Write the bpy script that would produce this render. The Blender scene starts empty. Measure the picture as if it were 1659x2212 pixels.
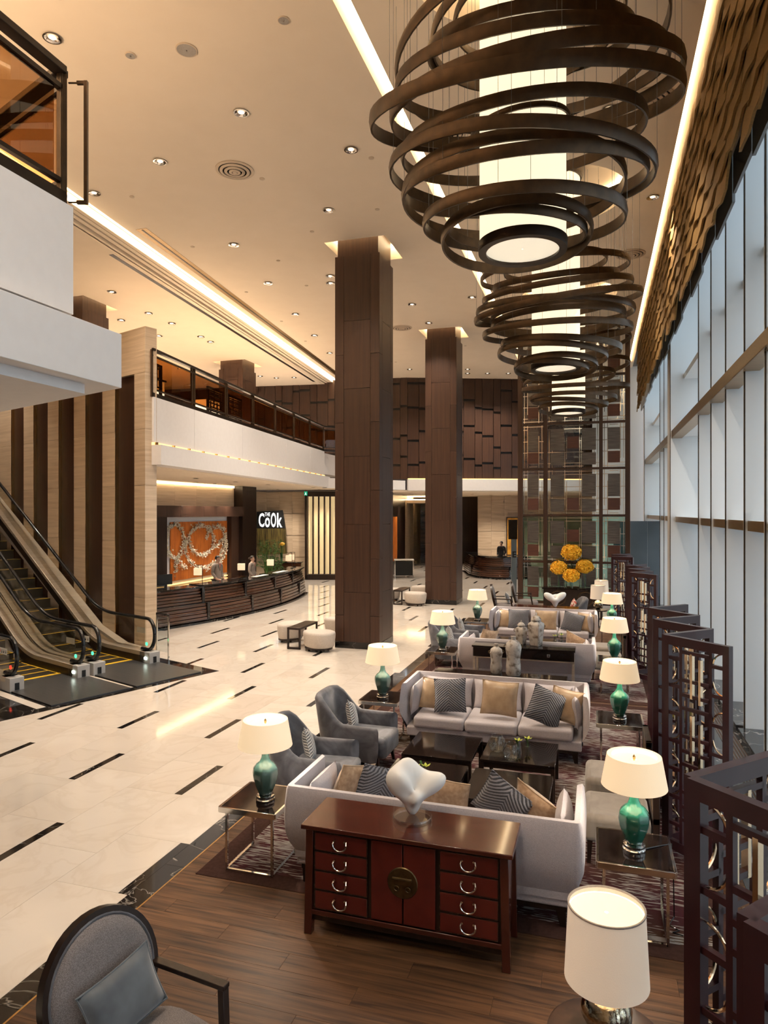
import bpy, bmesh, math, random
from math import sin, cos, pi, radians, sqrt, atan2, tan, hypot
from mathutils import Vector, Matrix
random.seed(7)
sc = bpy.context.scene
COL = sc.collection

# ---------------------------------------------------------------- camera, sky, exposure
TH = radians(17.3); EYE = 3.3
FPX = 2212 * 24 / 36.0; CXP = 829.5; CYP = 1106.0
cam_d = bpy.data.cameras.new('camera'); cam_d.lens = 24; cam_d.sensor_fit = 'VERTICAL'
cam_d.sensor_height = 36; cam_d.sensor_width = 36; cam_d.clip_end = 300; cam_d.clip_start = 0.05
cam = bpy.data.objects.new('camera', cam_d); COL.objects.link(cam)
cam.location = (0, 0, EYE); cam.rotation_euler = (pi / 2, 0, TH)
sc.camera = cam
world = bpy.data.worlds.new('sky'); sc.world = world; world.use_nodes = True
wb = world.node_tree.nodes['Background']
wb.inputs['Color'].default_value = (0.84, 0.92, 1.0, 1); wb.inputs['Strength'].default_value = 1.9
vs = sc.view_settings
vs.view_transform = 'Standard'; vs.look = 'None'; vs.gamma = 1.0; vs.use_curve_mapping = False
vs.exposure = 0.05
cy = sc.cycles
cy.max_bounces = 4; cy.diffuse_bounces = 3; cy.glossy_bounces = 2; cy.transmission_bounces = 3
cy.transparent_max_bounces = 24; cy.caustics_reflective = False; cy.caustics_refractive = False
cy.sample_clamp_indirect = 4.0; cy.adaptive_threshold = 0.1; cy.adaptive_min_samples = 12
WARM = (1.0, 0.87, 0.72)      # lamps and downlights
WARM2 = (1.0, 0.66, 0.33)     # coves

# ---------------------------------------------------------------- pixel -> place
_s, _c = sin(TH), cos(TH)
def P(px, py, z=0.0):                       # the point at height z under that pixel
    d = (EYE - z) * FPX / (py - CYP); x = (px - CXP) / FPX * d
    return Vector((-d * _s + x * _c, d * _c + x * _s, z))
def PD(px, py, d):
    u = (px - CXP) / FPX
    return Vector((d * (-_s + u * _c), d * (_c + u * _s), EYE - (py - CYP) * d / FPX))

# ---------------------------------------------------------------- mesh builder
class MB:
    def __init__(s, M=None):
        s.v = []; s.f = []; s.M = M or Matrix()
    def add(s, vs_, fs):
        n = len(s.v)
        s.v += [tuple(s.M @ Vector(p)) for p in vs_]
        s.f += [tuple(i + n for i in f) for f in fs]
        return s
    def box(s, x0, x1, y0, y1, z0, z1):
        v = [(x0,y0,z0),(x1,y0,z0),(x1,y1,z0),(x0,y1,z0),(x0,y0,z1),(x1,y0,z1),(x1,y1,z1),(x0,y1,z1)]
        return s.add(v, [(0,3,2,1),(4,5,6,7),(0,1,5,4),(1,2,6,5),(2,3,7,6),(3,0,4,7)])
    def cbox(s, c, sx, sy, sz):
        return s.box(c[0]-sx/2, c[0]+sx/2, c[1]-sy/2, c[1]+sy/2, c[2]-sz/2, c[2]+sz/2)
    def bar(s, p, q, w, h, up=(0,0,1)):       # box beam from p to q, w across, h along up
        p, q = Vector(p), Vector(q); d = (q - p).normalized(); up = Vector(up)
        a = d.cross(up)
        if a.length < 1e-4: a = d.cross(Vector((1,0,0)))
        a.normalize(); b = a.cross(d).normalized()
        a *= w / 2; b *= h / 2
        v = [p-a-b, p+a-b, p+a+b, p-a+b, q-a-b, q+a-b, q+a+b, q-a+b]
        return s.add(v, [(0,3,2,1),(4,5,6,7),(0,1,5,4),(1,2,6,5),(2,3,7,6),(3,0,4,7)])
    def taper(s, c0, s0, c1, s1):             # box from bottom rect to top rect
        v = []
        for c_, sz in ((c0, s0), (c1, s1)):
            for a, b in ((-1,-1),(1,-1),(1,1),(-1,1)):
                v.append((c_[0]+a*sz[0]/2, c_[1]+b*sz[1]/2, c_[2]))
        return s.add(v, [(0,3,2,1),(4,5,6,7),(0,1,5,4),(1,2,6,5),(2,3,7,6),(3,0,4,7)])
    def rings(s, loops, closed=True, cap0=True, cap1=True, wrap=False):
        n = len(loops[0]); m = len(loops)
        v = [p for L in loops for p in L]; f = []
        for j in range(m if wrap else m - 1):
            k = (j + 1) % m
            for i in range(n if closed else n - 1):
                i2 = (i + 1) % n
                f.append((j*n+i, j*n+i2, k*n+i2, k*n+i))
        if not wrap and closed:
            if cap0: f.append(tuple(range(n-1, -1, -1)))
            if cap1: f.append(tuple((m-1)*n + i for i in range(n)))
        return s.add(v, f)
    def tube(s, pts, r, n=8, closed=False):
        pts = [Vector(p) for p in pts]; m = len(pts); loops = []; prev = None
        for i, p in enumerate(pts):
            a = pts[(i-1) % m] if (closed or i > 0) else p
            b = pts[(i+1) % m] if (closed or i < m-1) else p
            d = (b - a).normalized()
            if prev is None:
                up = Vector((0,0,1)) if abs(d.z) < .95 else Vector((1,0,0))
                u = d.cross(up).normalized()
            else:
                u = (prev - d * prev.dot(d)).normalized()
            prev = u; w = d.cross(u); rr = r[i] if isinstance(r, (list, tuple)) else r
            loops.append([p + (u*cos(2*pi*k/n) + w*sin(2*pi*k/n)) * rr for k in range(n)])
        return s.rings(loops, wrap=closed)
    def lathe(s, prof, n=24, c=(0,0), cap=True):
        loops = [[(c[0]+r*cos(2*pi*k/n), c[1]+r*sin(2*pi*k/n), z) for k in range(n)] for r, z in prof]
        return s.rings(loops, cap0=cap, cap1=cap)
    def prism(s, poly, z0, z1):
        return s.rings([[(x,y,z0) for x,y in poly], [(x,y,z1) for x,y in poly]])
    def prismx(s, poly, x0, x1):
        return s.rings([[(x0,y,z) for y,z in poly], [(x1,y,z) for y,z in poly]])
    def prismy(s, poly, y0, y1):
        return s.rings([[(x,y0,z) for x,z in poly], [(x,y1,z) for x,z in poly]])
    def grid(s, fn, nu, nv, cu=False, cv=False):
        v = [fn(i/(nu if cu else nu-1), j/(nv if cv else nv-1)) for j in range(nv) for i in range(nu)]; f = []
        for j in range(nv if cv else nv-1):
            for i in range(nu if cu else nu-1):
                i2 = (i+1) % nu; j2 = (j+1) % nv
                f.append((j*nu+i, j*nu+i2, j2*nu+i2, j2*nu+i))
        return s.add(v, f)
    def mesh(s, name, mat, smooth=False, ang=40, recalc=True):
        me = bpy.data.meshes.new(name); me.from_pydata(s.v, [], s.f)
        if recalc:
            bm = bmesh.new(); bm.from_mesh(me); bmesh.ops.recalc_face_normals(bm, faces=bm.faces); bm.to_mesh(me); bm.free()
        if mat: me.materials.append(mat)
        if smooth:
            me.polygons.foreach_set('use_smooth', [True]*len(me.polygons))
            me.set_sharp_from_angle(angle=radians(ang))
        return me
    def build(s, name, mat, parent=None, smooth=False, ang=40, bevel=0, seg=2, sub=0, loc=None, recalc=True):
        o = bpy.data.objects.new(name, s.mesh(name, mat, smooth or bevel > 0, ang, recalc)); COL.objects.link(o)
        if parent is not None: o.parent = parent
        if loc is not None: o.location = loc
        if bevel:
            m = o.modifiers.new('bevel', 'BEVEL'); m.width = bevel; m.segments = seg; m.limit_method = 'ANGLE'; m.angle_limit = radians(35)
            m.harden_normals = False
        if sub:
            m = o.modifiers.new('sub', 'SUBSURF'); m.levels = sub; m.render_levels = sub
        return o

def tag(o, label, cat=None, group=None, kind=None):
    if label: o['label'] = label
    if cat: o['category'] = cat
    if group: o['group'] = group
    if kind: o['kind'] = kind
    return o
def thing(name, label, cat, loc=(0,0,0), rz=0.0, group=None):
    o = bpy.data.objects.new(name, None); COL.objects.link(o); o.empty_display_size = .1
    o.location = loc; o.rotation_euler = (0, 0, rz)
    return tag(o, label, cat, group)
def struct(o):
    o['kind'] = 'structure'; return o
def dup(root, loc, rz=None, label=None, group=None):
    def cp(o, par):
        c_ = o.copy(); COL.objects.link(c_); c_.parent = par
        for ch in list(o.children):
            cp(ch, c_)
        return c_
    r = cp(root, None); r.location = loc
    if rz is not None: r.rotation_euler = (0, 0, rz)
    if label: r['label'] = label
    if group: r['group'] = group
    return r
def inst(name, me, parent=None, loc=(0,0,0), rot=(0,0,0), scale=None):
    o = bpy.data.objects.new(name, me); COL.objects.link(o); o.parent = parent
    o.location = loc; o.rotation_euler = rot
    if scale: o.scale = scale
    return o
def lamp(name, typ, loc, power, col=WARM, parent=None, **kw):
    d = bpy.data.lights.new(name, typ); d.energy = power; d.color = col
    for k, v_ in kw.items():
        if k != 'rot': setattr(d, k, v_)
    o = bpy.data.objects.new(name, d); COL.objects.link(o); o.location = loc; o.parent = parent
    if 'rot' in kw: o.rotation_euler = kw['rot']
    return o

# ---------------------------------------------------------------- materials
MAT = {}
def pm(name, col, rough=.5, metal=0.0, spec=.5, col2=None, scale=(5,5,5), detail=3, lo=.35, hi=.65, bump=0.0, bscale=None,
       rand=0.0, coat=0.0, sheen=0.0, trans=0.0, emis=None, es=0.0, alpha=None, distort=0.0, ior=1.45, sub=0.0):
    m = bpy.data.materials.new(name); m.use_nodes = True; nt = m.node_tree; N = nt.nodes; L = nt.links
    b = N['Principled BSDF']
    b.inputs['Base Color'].default_value = (*col, 1); b.inputs['Roughness'].default_value = rough
    b.inputs['Metallic'].default_value = metal; b.inputs['Specular IOR Level'].default_value = spec
    b.inputs['Coat Weight'].default_value = coat; b.inputs['Coat Roughness'].default_value = .06
    b.inputs['Sheen Weight'].default_value = sheen; b.inputs['Transmission Weight'].default_value = trans
    b.inputs['IOR'].default_value = ior; b.inputs['Subsurface Weight'].default_value = sub
    if emis: b.inputs['Emission Color'].default_value = (*emis, 1); b.inputs['Emission Strength'].default_value = es
    if alpha is not None: b.inputs['Alpha'].default_value = alpha
    if col2 is not None or bump or rand:
        tc = N.new('ShaderNodeTexCoord'); mp = N.new('ShaderNodeMapping'); mp.inputs['Scale'].default_value = scale
        src = tc.outputs['Object']
        if rand:
            oi = N.new('ShaderNodeObjectInfo'); vm = N.new('ShaderNodeVectorMath'); vm.operation = 'MULTIPLY_ADD'
            cb = N.new('ShaderNodeCombineXYZ')
            for k in range(3): L.new(oi.outputs['Random'], cb.inputs[k])
            vm.inputs[1].default_value = (37, 53, 71); L.new(cb.outputs[0], vm.inputs[0]); L.new(src, vm.inputs[2]); src = vm.outputs[0]
        L.new(src, mp.inputs['Vector'])
        nz = N.new('ShaderNodeTexNoise'); nz.inputs['Scale'].default_value = 1.0; nz.inputs['Detail'].default_value = detail
        nz.inputs['Distortion'].default_value = distort
        L.new(mp.outputs[0], nz.inputs['Vector'])
        if col2 is not None:
            rp = N.new('ShaderNodeValToRGB'); rp.color_ramp.elements[0].position = lo; rp.color_ramp.elements[1].position = hi
            rp.color_ramp.elements[0].color = (*col, 1); rp.color_ramp.elements[1].color = (*col2, 1)
            L.new(nz.outputs['Fac'], rp.inputs['Fac']); out = rp.outputs['Color']
        else:
            rgb = N.new('ShaderNodeRGB'); rgb.outputs[0].default_value = (*col, 1); out = rgb.outputs[0]
        if rand:
            hs = N.new('ShaderNodeHueSaturation'); mr = N.new('ShaderNodeMapRange')
            mr.inputs['To Min'].default_value = 1 - rand; mr.inputs['To Max'].default_value = 1 + rand
            L.new(oi.outputs['Random'], mr.inputs['Value']); L.new(mr.outputs[0], hs.inputs['Value']); L.new(out, hs.inputs['Color']); out = hs.outputs[0]
        L.new(out, b.inputs['Base Color'])
        if bump:
            bp = N.new('ShaderNodeBump'); bp.inputs['Strength'].default_value = bump; bp.inputs['Distance'].default_value = .01
            if bscale:
                n2 = N.new('ShaderNodeTexNoise'); n2.inputs['Scale'].default_value = bscale; n2.inputs['Detail'].default_value = 2
                L.new(tc.outputs['Object'], n2.inputs['Vector']); L.new(n2.outputs['Fac'], bp.inputs['Height'])
            else:
                L.new(nz.outputs['Fac'], bp.inputs['Height'])
            L.new(bp.outputs[0], b.inputs['Normal'])
    MAT[name] = m
    return m
def emit(name, col, st):
    m = bpy.data.materials.new(name); m.use_nodes = True; nt = m.node_tree
    nt.nodes.remove(nt.nodes['Principled BSDF']); e = nt.nodes.new('ShaderNodeEmission')
    e.inputs['Color'].default_value = (*col, 1); e.inputs['Strength'].default_value = st
    nt.links.new(e.outputs[0], nt.nodes['Material Output'].inputs['Surface']); MAT[name] = m
    return m
def pane(name, tint, refl=.06, rough=0.0):
    m = bpy.data.materials.new(name); m.use_nodes = True; nt = m.node_tree; N = nt.nodes; L = nt.links
    N.remove(N['Principled BSDF']); t = N.new('ShaderNodeBsdfTransparent'); t.inputs[0].default_value = (*tint, 1)
    g = N.new('ShaderNodeBsdfGlossy'); g.inputs['Roughness'].default_value = rough; lw = N.new('ShaderNodeLayerWeight'); pw = N.new('ShaderNodeMath'); pw.operation = 'POWER'; pw.inputs[1].default_value = 5.0; L.new(lw.outputs['Facing'], pw.inputs[0])
    fr = N.new('ShaderNodeMath'); fr.operation = 'MULTIPLY_ADD'; fr.inputs[1].default_value = .75; fr.inputs[2].default_value = refl*.6; L.new(pw.outputs[0], fr.inputs[0])
    mx = N.new('ShaderNodeMixShader'); L.new(fr.outputs[0], mx.inputs[0]); L.new(t.outputs[0], mx.inputs[1]); L.new(g.outputs[0], mx.inputs[2])
    L.new(mx.outputs[0], N['Material Output'].inputs['Surface']); MAT[name] = m
    return m
def veins(name, base, vein, scale=3.0, rough=.08, amt=.02, rand=.05, soft=None):
    # polished stone: cloudy body with thin wandering veins
    m = bpy.data.materials.new(name); m.use_nodes = True; nt = m.node_tree; N = nt.nodes; L = nt.links; b = N['Principled BSDF']
    tc = N.new('ShaderNodeTexCoord'); oi = N.new('ShaderNodeObjectInfo'); cb = N.new('ShaderNodeCombineXYZ')
    for k in range(3): L.new(oi.outputs['Random'], cb.inputs[k])
    vm = N.new('ShaderNodeVectorMath'); vm.operation = 'MULTIPLY_ADD'; vm.inputs[1].default_value = (37, 53, 71)
    L.new(cb.outputs[0], vm.inputs[0]); L.new(tc.outputs['Object'], vm.inputs[2])
    nz = N.new('ShaderNodeTexNoise'); nz.inputs['Scale'].default_value = scale; nz.inputs['Detail'].default_value = 5; nz.inputs['Distortion'].default_value = 1.2
    L.new(vm.outputs[0], nz.inputs['Vector'])
    sb = N.new('ShaderNodeMath'); sb.operation = 'SUBTRACT'; sb.inputs[1].default_value = .5; L.new(nz.outputs['Fac'], sb.inputs[0])
    ab = N.new('ShaderNodeMath'); ab.operation = 'ABSOLUTE'; L.new(sb.outputs[0], ab.inputs[0])
    rp = N.new('ShaderNodeValToRGB'); rp.color_ramp.elements[0].color = (*vein, 1); rp.color_ramp.elements[1].color = (*base, 1)
    rp.color_ramp.elements[0].position = 0; rp.color_ramp.elements[1].position = amt; L.new(ab.outputs[0], rp.inputs['Fac'])
    n2 = N.new('ShaderNodeTexNoise'); n2.inputs['Scale'].default_value = scale * .6; n2.inputs['Detail'].default_value = 6
    L.new(vm.outputs[0], n2.inputs['Vector'])
    mx = N.new('ShaderNodeMixRGB'); mx.blend_type = 'MULTIPLY'; mx.inputs[0].default_value = 1.0
    r2 = N.new('ShaderNodeValToRGB'); r2.color_ramp.elements[0].color = (*(soft or (.86, .82, .78)), 1); r2.color_ramp.elements[1].color = (1, 1, 1, 1)
    r2.color_ramp.elements[0].position = .3; r2.color_ramp.elements[1].position = .62; L.new(n2.outputs['Fac'], r2.inputs['Fac'])
    L.new(rp.outputs[0], mx.inputs[1]); L.new(r2.outputs[0], mx.inputs[2])
    hs = N.new('ShaderNodeHueSaturation'); mr = N.new('ShaderNodeMapRange'); mr.inputs['To Min'].default_value = 1 - rand; mr.inputs['To Max'].default_value = 1 + rand
    L.new(oi.outputs['Random'], mr.inputs['Value']); L.new(mr.outputs[0], hs.inputs['Value']); L.new(mx.outputs[0], hs.inputs['Color'])
    L.new(hs.outputs[0], b.inputs['Base Color']); b.inputs['Roughness'].default_value = rough
    MAT[name] = m
    return m
def chevron(name, c1, c2, k=95.0, axis=(0, 2), rough=.8):
    m = bpy.data.materials.new(name); m.use_nodes = True; nt = m.node_tree; N = nt.nodes; L = nt.links; b = N['Principled BSDF']
    tc = N.new('ShaderNodeTexCoord'); sp = N.new('ShaderNodeSeparateXYZ'); L.new(tc.outputs['Object'], sp.inputs[0])
    ab = N.new('ShaderNodeMath'); ab.operation = 'ABSOLUTE'; L.new(sp.outputs[axis[0]], ab.inputs[0])
    ad = N.new('ShaderNodeMath'); ad.operation = 'MULTIPLY_ADD'; ad.inputs[1].default_value = .8; L.new(ab.outputs[0], ad.inputs[0]); L.new(sp.outputs[axis[1]], ad.inputs[2])
    mu = N.new('ShaderNodeMath'); mu.operation = 'MULTIPLY'; mu.inputs[1].default_value = k; L.new(ad.outputs[0], mu.inputs[0])
    si = N.new('ShaderNodeMath'); si.operation = 'SINE'; L.new(mu.outputs[0], si.inputs[0])
    nz = N.new('ShaderNodeTexNoise'); nz.inputs['Scale'].default_value = 90; L.new(tc.outputs['Object'], nz.inputs['Vector'])
    a2 = N.new('ShaderNodeMath'); a2.operation = 'MULTIPLY_ADD'; a2.inputs[1].default_value = 1.6; L.new(nz.outputs['Fac'], a2.inputs[0]); L.new(si.outputs[0], a2.inputs[2])
    rp = N.new('ShaderNodeValToRGB'); rp.color_ramp.elements[0].position = .55; rp.color_ramp.elements[1].position = .95
    rp.color_ramp.elements[0].color = (*c1, 1); rp.color_ramp.elements[1].color = (*c2, 1); L.new(a2.outputs[0], rp.inputs['Fac'])
    L.new(rp.outputs[0], b.inputs['Base Color']); b.inputs['Roughness'].default_value = rough; b.inputs['Sheen Weight'].default_value = .3
    bp = N.new('ShaderNodeBump'); bp.inputs['Strength'].default_value = .5; bp.inputs['Distance'].default_value = .006; L.new(si.outputs[0], bp.inputs['Height']); L.new(bp.outputs[0], b.inputs['Normal'])
    MAT[name] = m
    return m

veins('marble_cream', (.70, .635, .565), (.66, .59, .515), 1.3, .07, .05, .05, (.93, .90, .87))
veins('marble_black', (.018, .015, .014), (.30, .27, .24), 1.3, .06, .006, .1, (.5, .5, .5))
veins('marble_grey', (.055, .058, .064), (.45, .45, .46), 1.0, .12, .006, .1, (.6, .6, .6))
pm('wood_floor', (.140, .068, .032), .48, spec=.3, col2=(.045, .022, .012), scale=(1.4, 26, 26), detail=6, lo=.36, hi=.66, rand=.16, distort=.6)
pm('wood_panel', (.066, .031, .018), .40, col2=(.040, .018, .011), scale=(22, 22, .7), detail=5, lo=.3, hi=.7, rand=.10)
pm('wood_dark', (.030, .016, .011), .28, col2=(.016, .009, .007), scale=(25, 25, 1.0), detail=4)
pm('wood_desk', (.105, .040, .020), .14, col2=(.028, .011, .007), scale=(.7, .7, 34), detail=4, lo=.35, hi=.65, coat=.5, rand=.1)
pm('black_lacquer', (.010, .007, .006), .07, spec=.35, col2=(.015, .009, .008), scale=(3, 30, 3))
pm('travertine', (.66, .52, .37), .28, col2=(.50, .37, .25), scale=(.8, .8, 16), detail=6, lo=.32, hi=.68, rand=.05, distort=.3)
pm('plaster_white', (.80, .77, .76), .6, col2=(.78, .75, .74), scale=(9, 9, 9), bump=.03)
pm('ceiling_paint', (.88, .75, .60), .75, col2=(.86, .73, .58), scale=(2, 2, 2))
pm('fin_white', (.84, .87, .89), .42, col2=(.81, .845, .87), scale=(1.2, 1.2, .3), detail=2)
pm('steel_grey', (.16, .17, .18), .4, metal=.6, col2=(.12, .13, .14), scale=(8, 8, .5))
pm('bronze', (.082, .048, .024), .36, metal=.5, col2=(.055, .033, .017), scale=(9, 9, 9), rand=.1)
pm('bronze_dark', (.040, .026, .018), .35, metal=.6, col2=(.028, .019, .014), scale=(7, 7, 7))
pm('brass', (.62, .40, .17), .22, metal=1.0)
pm('gold_bronze', (.40, .25, .10), .30, metal=.9, col2=(.32, .20, .085), scale=(2, 30, 30))
pm('chrome', (.78, .76, .73), .09, metal=1.0)
pm('steel_brushed', (.60, .52, .42), .30, metal=.6, col2=(.50, .43, .34), scale=(2, 2, 30))
pm('sofa_fabric', (.54, .495, .515), .85, col2=(.48, .44, .46), scale=(70, 70, 70), bump=.25, bscale=160, sheen=.25)
pm('velvet_grey', (.072, .073, .086), .6, col2=(.21, .21, .24), scale=(3.5, 3.5, 3.5), lo=.40, hi=.75, sheen=.35, distort=1.2, detail=5)  # lighter noise patches stand in for highlights on the velvet
pm('velvet_taupe', (.20, .165, .13), .65, col2=(.28, .24, .20), scale=(5, 5, 5), sheen=.7, distort=1.0)
pm('satin_gold', (.52, .37, .23), .30, col2=(.40, .27, .16), scale=(8, 3, 8), sheen=.4, spec=.7)
pm('fur_brown', (.36, .22, .12), .8, col2=(.50, .34, .21), scale=(25, 25, 25), sheen=.6)
chevron('knit_chevron', (.050, .050, .060), (.24, .24, .27), 185)
chevron('knit_light', (.16, .155, .16), (.62, .60, .58), 200)
pm('lacquer_red', (.135, .018, .013), .24, col2=(.105, .014, .011), scale=(4, 4, 4), coat=.35)
pm('lacquer_brown', (.085, .019, .012), .14, col2=(.060, .013, .009), scale=(3, 12, 3), coat=.6)
pm('wine_lacquer', (.048, .015, .020), .32, col2=(.036, .011, .015), scale=(4, 4, 4), coat=.25)
pm('ceramic_green', (.012, .110, .072), .07, col2=(.028, .160, .110), scale=(6, 6, 4), coat=.6)
pm('ceramic_teal', (.045, .098, .086), .07, col2=(.075, .140, .122), scale=(6, 6, 4), coat=.6)
pm('ceramic_mottled', (.50, .46, .42), .25, col2=(.16, .12, .09), scale=(11, 11, 11), detail=6, lo=.50, hi=.68, coat=.3)
pm('sculpture_white', (.92, .90, .87), .4)
pm('wax_white', (.80, .78, .75), .5)
pm('mercury', (.75, .68, .55), .10, metal=1.0, col2=(.45, .36, .22), scale=(40, 40, 40), bump=.2)
pm('skin', (.58, .36, .26), .55, sub=.05)
pm('hair', (.010, .008, .007), .4)
pm('suit_tan', (.33, .27, .23), .8, col2=(.27, .22, .19), scale=(60, 60, 60))
pm('suit_black', (.012, .012, .014), .6)
pm('leaf', (.045, .120, .020), .45, col2=(.09, .19, .04), scale=(9, 9, 9), rand=.2)
pm('orchid', (.52, .55, .05), .5, col2=(.36, .45, .04), scale=(30, 30, 30))
pm('petal_yellow', (.95, .50, .03), .55, col2=(1.0, .66, .07), scale=(18, 18, 18), lo=.4, hi=.6, rand=.15)
pm('leather_tan', (.20, .13, .065), .5, col2=(.15, .095, .05), scale=(6, 6, 6))
pm('paper', (.82, .80, .76), .6)
pm('black', (.01, .01, .01), .5)
pm('rubber', (.012, .012, .013), .22, coat=.3)
pm('step_dark', (.055, .045, .030), .45, metal=.5)
pm('yellow_line', (.80, .50, .03), .5)
pm('plate_grey', (.13, .125, .125), .35, metal=.6, col2=(.10, .10, .10), scale=(1, 60, 1))
pm('ceramic_grey', (.45, .44, .43), .4)
pm('fabric_oat', (.56, .50, .45), .8, col2=(.48, .43, .38), scale=(50, 50, 50), bump=.2, bscale=120)
pm('fabric_check', (.27, .24, .235), .8, col2=(.17, .145, .14), scale=(260, 260, 260), detail=0, lo=.42, hi=.58)
pm('velvet_blue', (.085, .098, .115), .6, col2=(.13, .15, .17), scale=(7, 7, 7), sheen=.8)
pm('fabric_shingle', (.25, .145, .050), .7, col2=(.20, .115, .040), scale=(3, 60, 60), rand=.12, spec=.15)
pm('art_orange', (.70, .20, .028), .35, col2=(.50, .125, .018), scale=(2, 8, 2), detail=5)
pm('art_yellow', (.85, .45, .06), .5, col2=(.55, .22, .03), scale=(3, 3, 3), detail=5)
pm('porcelain_leaf', (.93, .86, .70), .3, col2=(.80, .70, .52), scale=(20, 20, 20), rand=.2)
pm('mesh_panel', (.20, .18, .165), .35, metal=.7, col2=(.10, .09, .085), scale=(2, 2, 90), detail=1)
pane('acrylic', (.95, .97, .98), .22)
pane('glass_bulb', (.90, .93, .93), .20)
pm('stage_brown', (.085, .045, .028), .5)
pane('glass_clear', (.93, .96, .96))
pane('glass_bronze', (.62, .40, .20))
pane('glass_green', (.62, .80, .76))
pane('glass_amber', (.66, .50, .34))
emit('cove_glow', (1.0, .74, .42), 11.0)
emit('tray_glow', (1.0, .74, .42), 9.0)
emit('led_warm', (1.0, .60, .20), 2.6)
emit('bulb', (1.0, .82, .58), 5.0)
emit('sign_white', (1.0, .98, .95), 1.6)
emit('sign_green', (.02, .45, .22), .9)
emit('signal_green', (.10, 1.0, .45), 1.6)
emit('signal_red', (1.0, .06, .03), 1.4)
emit('floodlight', (.85, 1.0, .85), 8.0)

def rug_mat():
    m = bpy.data.materials.new('rug_streaks'); m.use_nodes = True; nt = m.node_tree; N = nt.nodes; L = nt.links; b = N['Principled BSDF']
    tc = N.new('ShaderNodeTexCoord')
    def noise(scale, detail, dist=0):
        mp = N.new('ShaderNodeMapping'); mp.inputs['Scale'].default_value = scale; L.new(tc.outputs['Object'], mp.inputs['Vector'])
        n = N.new('ShaderNodeTexNoise'); n.inputs['Scale'].default_value = 1; n.inputs['Detail'].default_value = detail; n.inputs['Distortion'].default_value = dist
        L.new(mp.outputs[0], n.inputs['Vector']); return n.outputs['Fac']
    def ramp(fac, stops, const=False):
        r = N.new('ShaderNodeValToRGB'); cr = r.color_ramp
        if const: cr.interpolation = 'CONSTANT'
        while len(cr.elements) < len(stops): cr.elements.new(.5)
        for e, (p_, c_) in zip(cr.elements, stops): e.position = p_; e.color = (*c_, 1)
        L.new(fac, r.inputs['Fac']); return r.outputs['Color']
    dark = ramp(noise((.5, .8, 1), 2), [(.35, (.055, .026, .020)), (.5, (.072, .020, .026)), (.62, (.080, .042, .022)), (.75, (.040, .018, .016))])
    lite = ramp(noise((1.1, .9, 1), 2), [(.35, (.27, .245, .23)), (.6, (.33, .30, .275)), (.8, (.20, .10, .08))])
    f = noise((5, 52, 1), 2, .2); big = noise((1.2, 1.6, 1), 2)
    ad = N.new('ShaderNodeMath'); ad.operation = 'MULTIPLY_ADD'; ad.inputs[1].default_value = .55; L.new(big, ad.inputs[0]); L.new(f, ad.inputs[2])
    st = N.new('ShaderNodeMapRange'); st.inputs['From Min'].default_value = .795; st.inputs['From Max'].default_value = .835; L.new(ad.outputs[0], st.inputs['Value'])
    mx = N.new('ShaderNodeMixRGB'); L.new(st.outputs[0], mx.inputs[0]); L.new(dark, mx.inputs[1]); L.new(lite, mx.inputs[2])
    L.new(mx.outputs[0], b.inputs['Base Color']); b.inputs['Roughness'].default_value = .95; b.inputs['Specular IOR Level'].default_value = .1
    MAT['rug_streaks'] = m
rug_mat()
pm('rug_border', (.060, .030, .024), .95, spec=.1, col2=(.045, .022, .018), scale=(30, 30, 30))
def shade_mat(name, col, es):
    # lit linen shade: glows softly and lets light through
    m = bpy.data.materials.new(name); m.use_nodes = True; nt = m.node_tree; N = nt.nodes; L = nt.links; b = N['Principled BSDF']
    b.inputs['Base Color'].default_value = (.80, .70, .56, 1); b.inputs['Roughness'].default_value = .9
    tc = N.new('ShaderNodeTexCoord'); nz = N.new('ShaderNodeTexNoise'); nz.inputs['Scale'].default_value = 160
    L.new(tc.outputs['Object'], nz.inputs['Vector']); bp = N.new('ShaderNodeBump'); bp.inputs['Strength'].default_value = .15; bp.inputs['Distance'].default_value = .004
    L.new(nz.outputs['Fac'], bp.inputs['Height']); L.new(bp.outputs[0], b.inputs['Normal'])
    b.inputs['Emission Color'].default_value = (*col, 1); b.inputs['Emission Strength'].default_value = es
    MAT[name] = m
shade_mat('shade_linen', (1.0, .72, .42), .58)
shade_mat('shade_white', (1.0, .78, .60), .30)
shade_mat('shade_inner', (1.0, .82, .56), .80)
shade_mat('disc_linen', (1.0, .88, .66), .72)
shade_mat('chandelier_linen', (1.0, .86, .60), 1.05)
# ================================================================ STRUCTURE
CEIL = 9.8
def inview(x, y, z=0.0, mx=140):
    d = -x*_s + y*_c
    if d < .4: return False
    px = CXP + FPX*(x*_c + y*_s)/d; py = CYP - FPX*(z-EYE)/d
    return -mx < px < 1659+mx and -mx < py < 2212+mx

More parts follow.
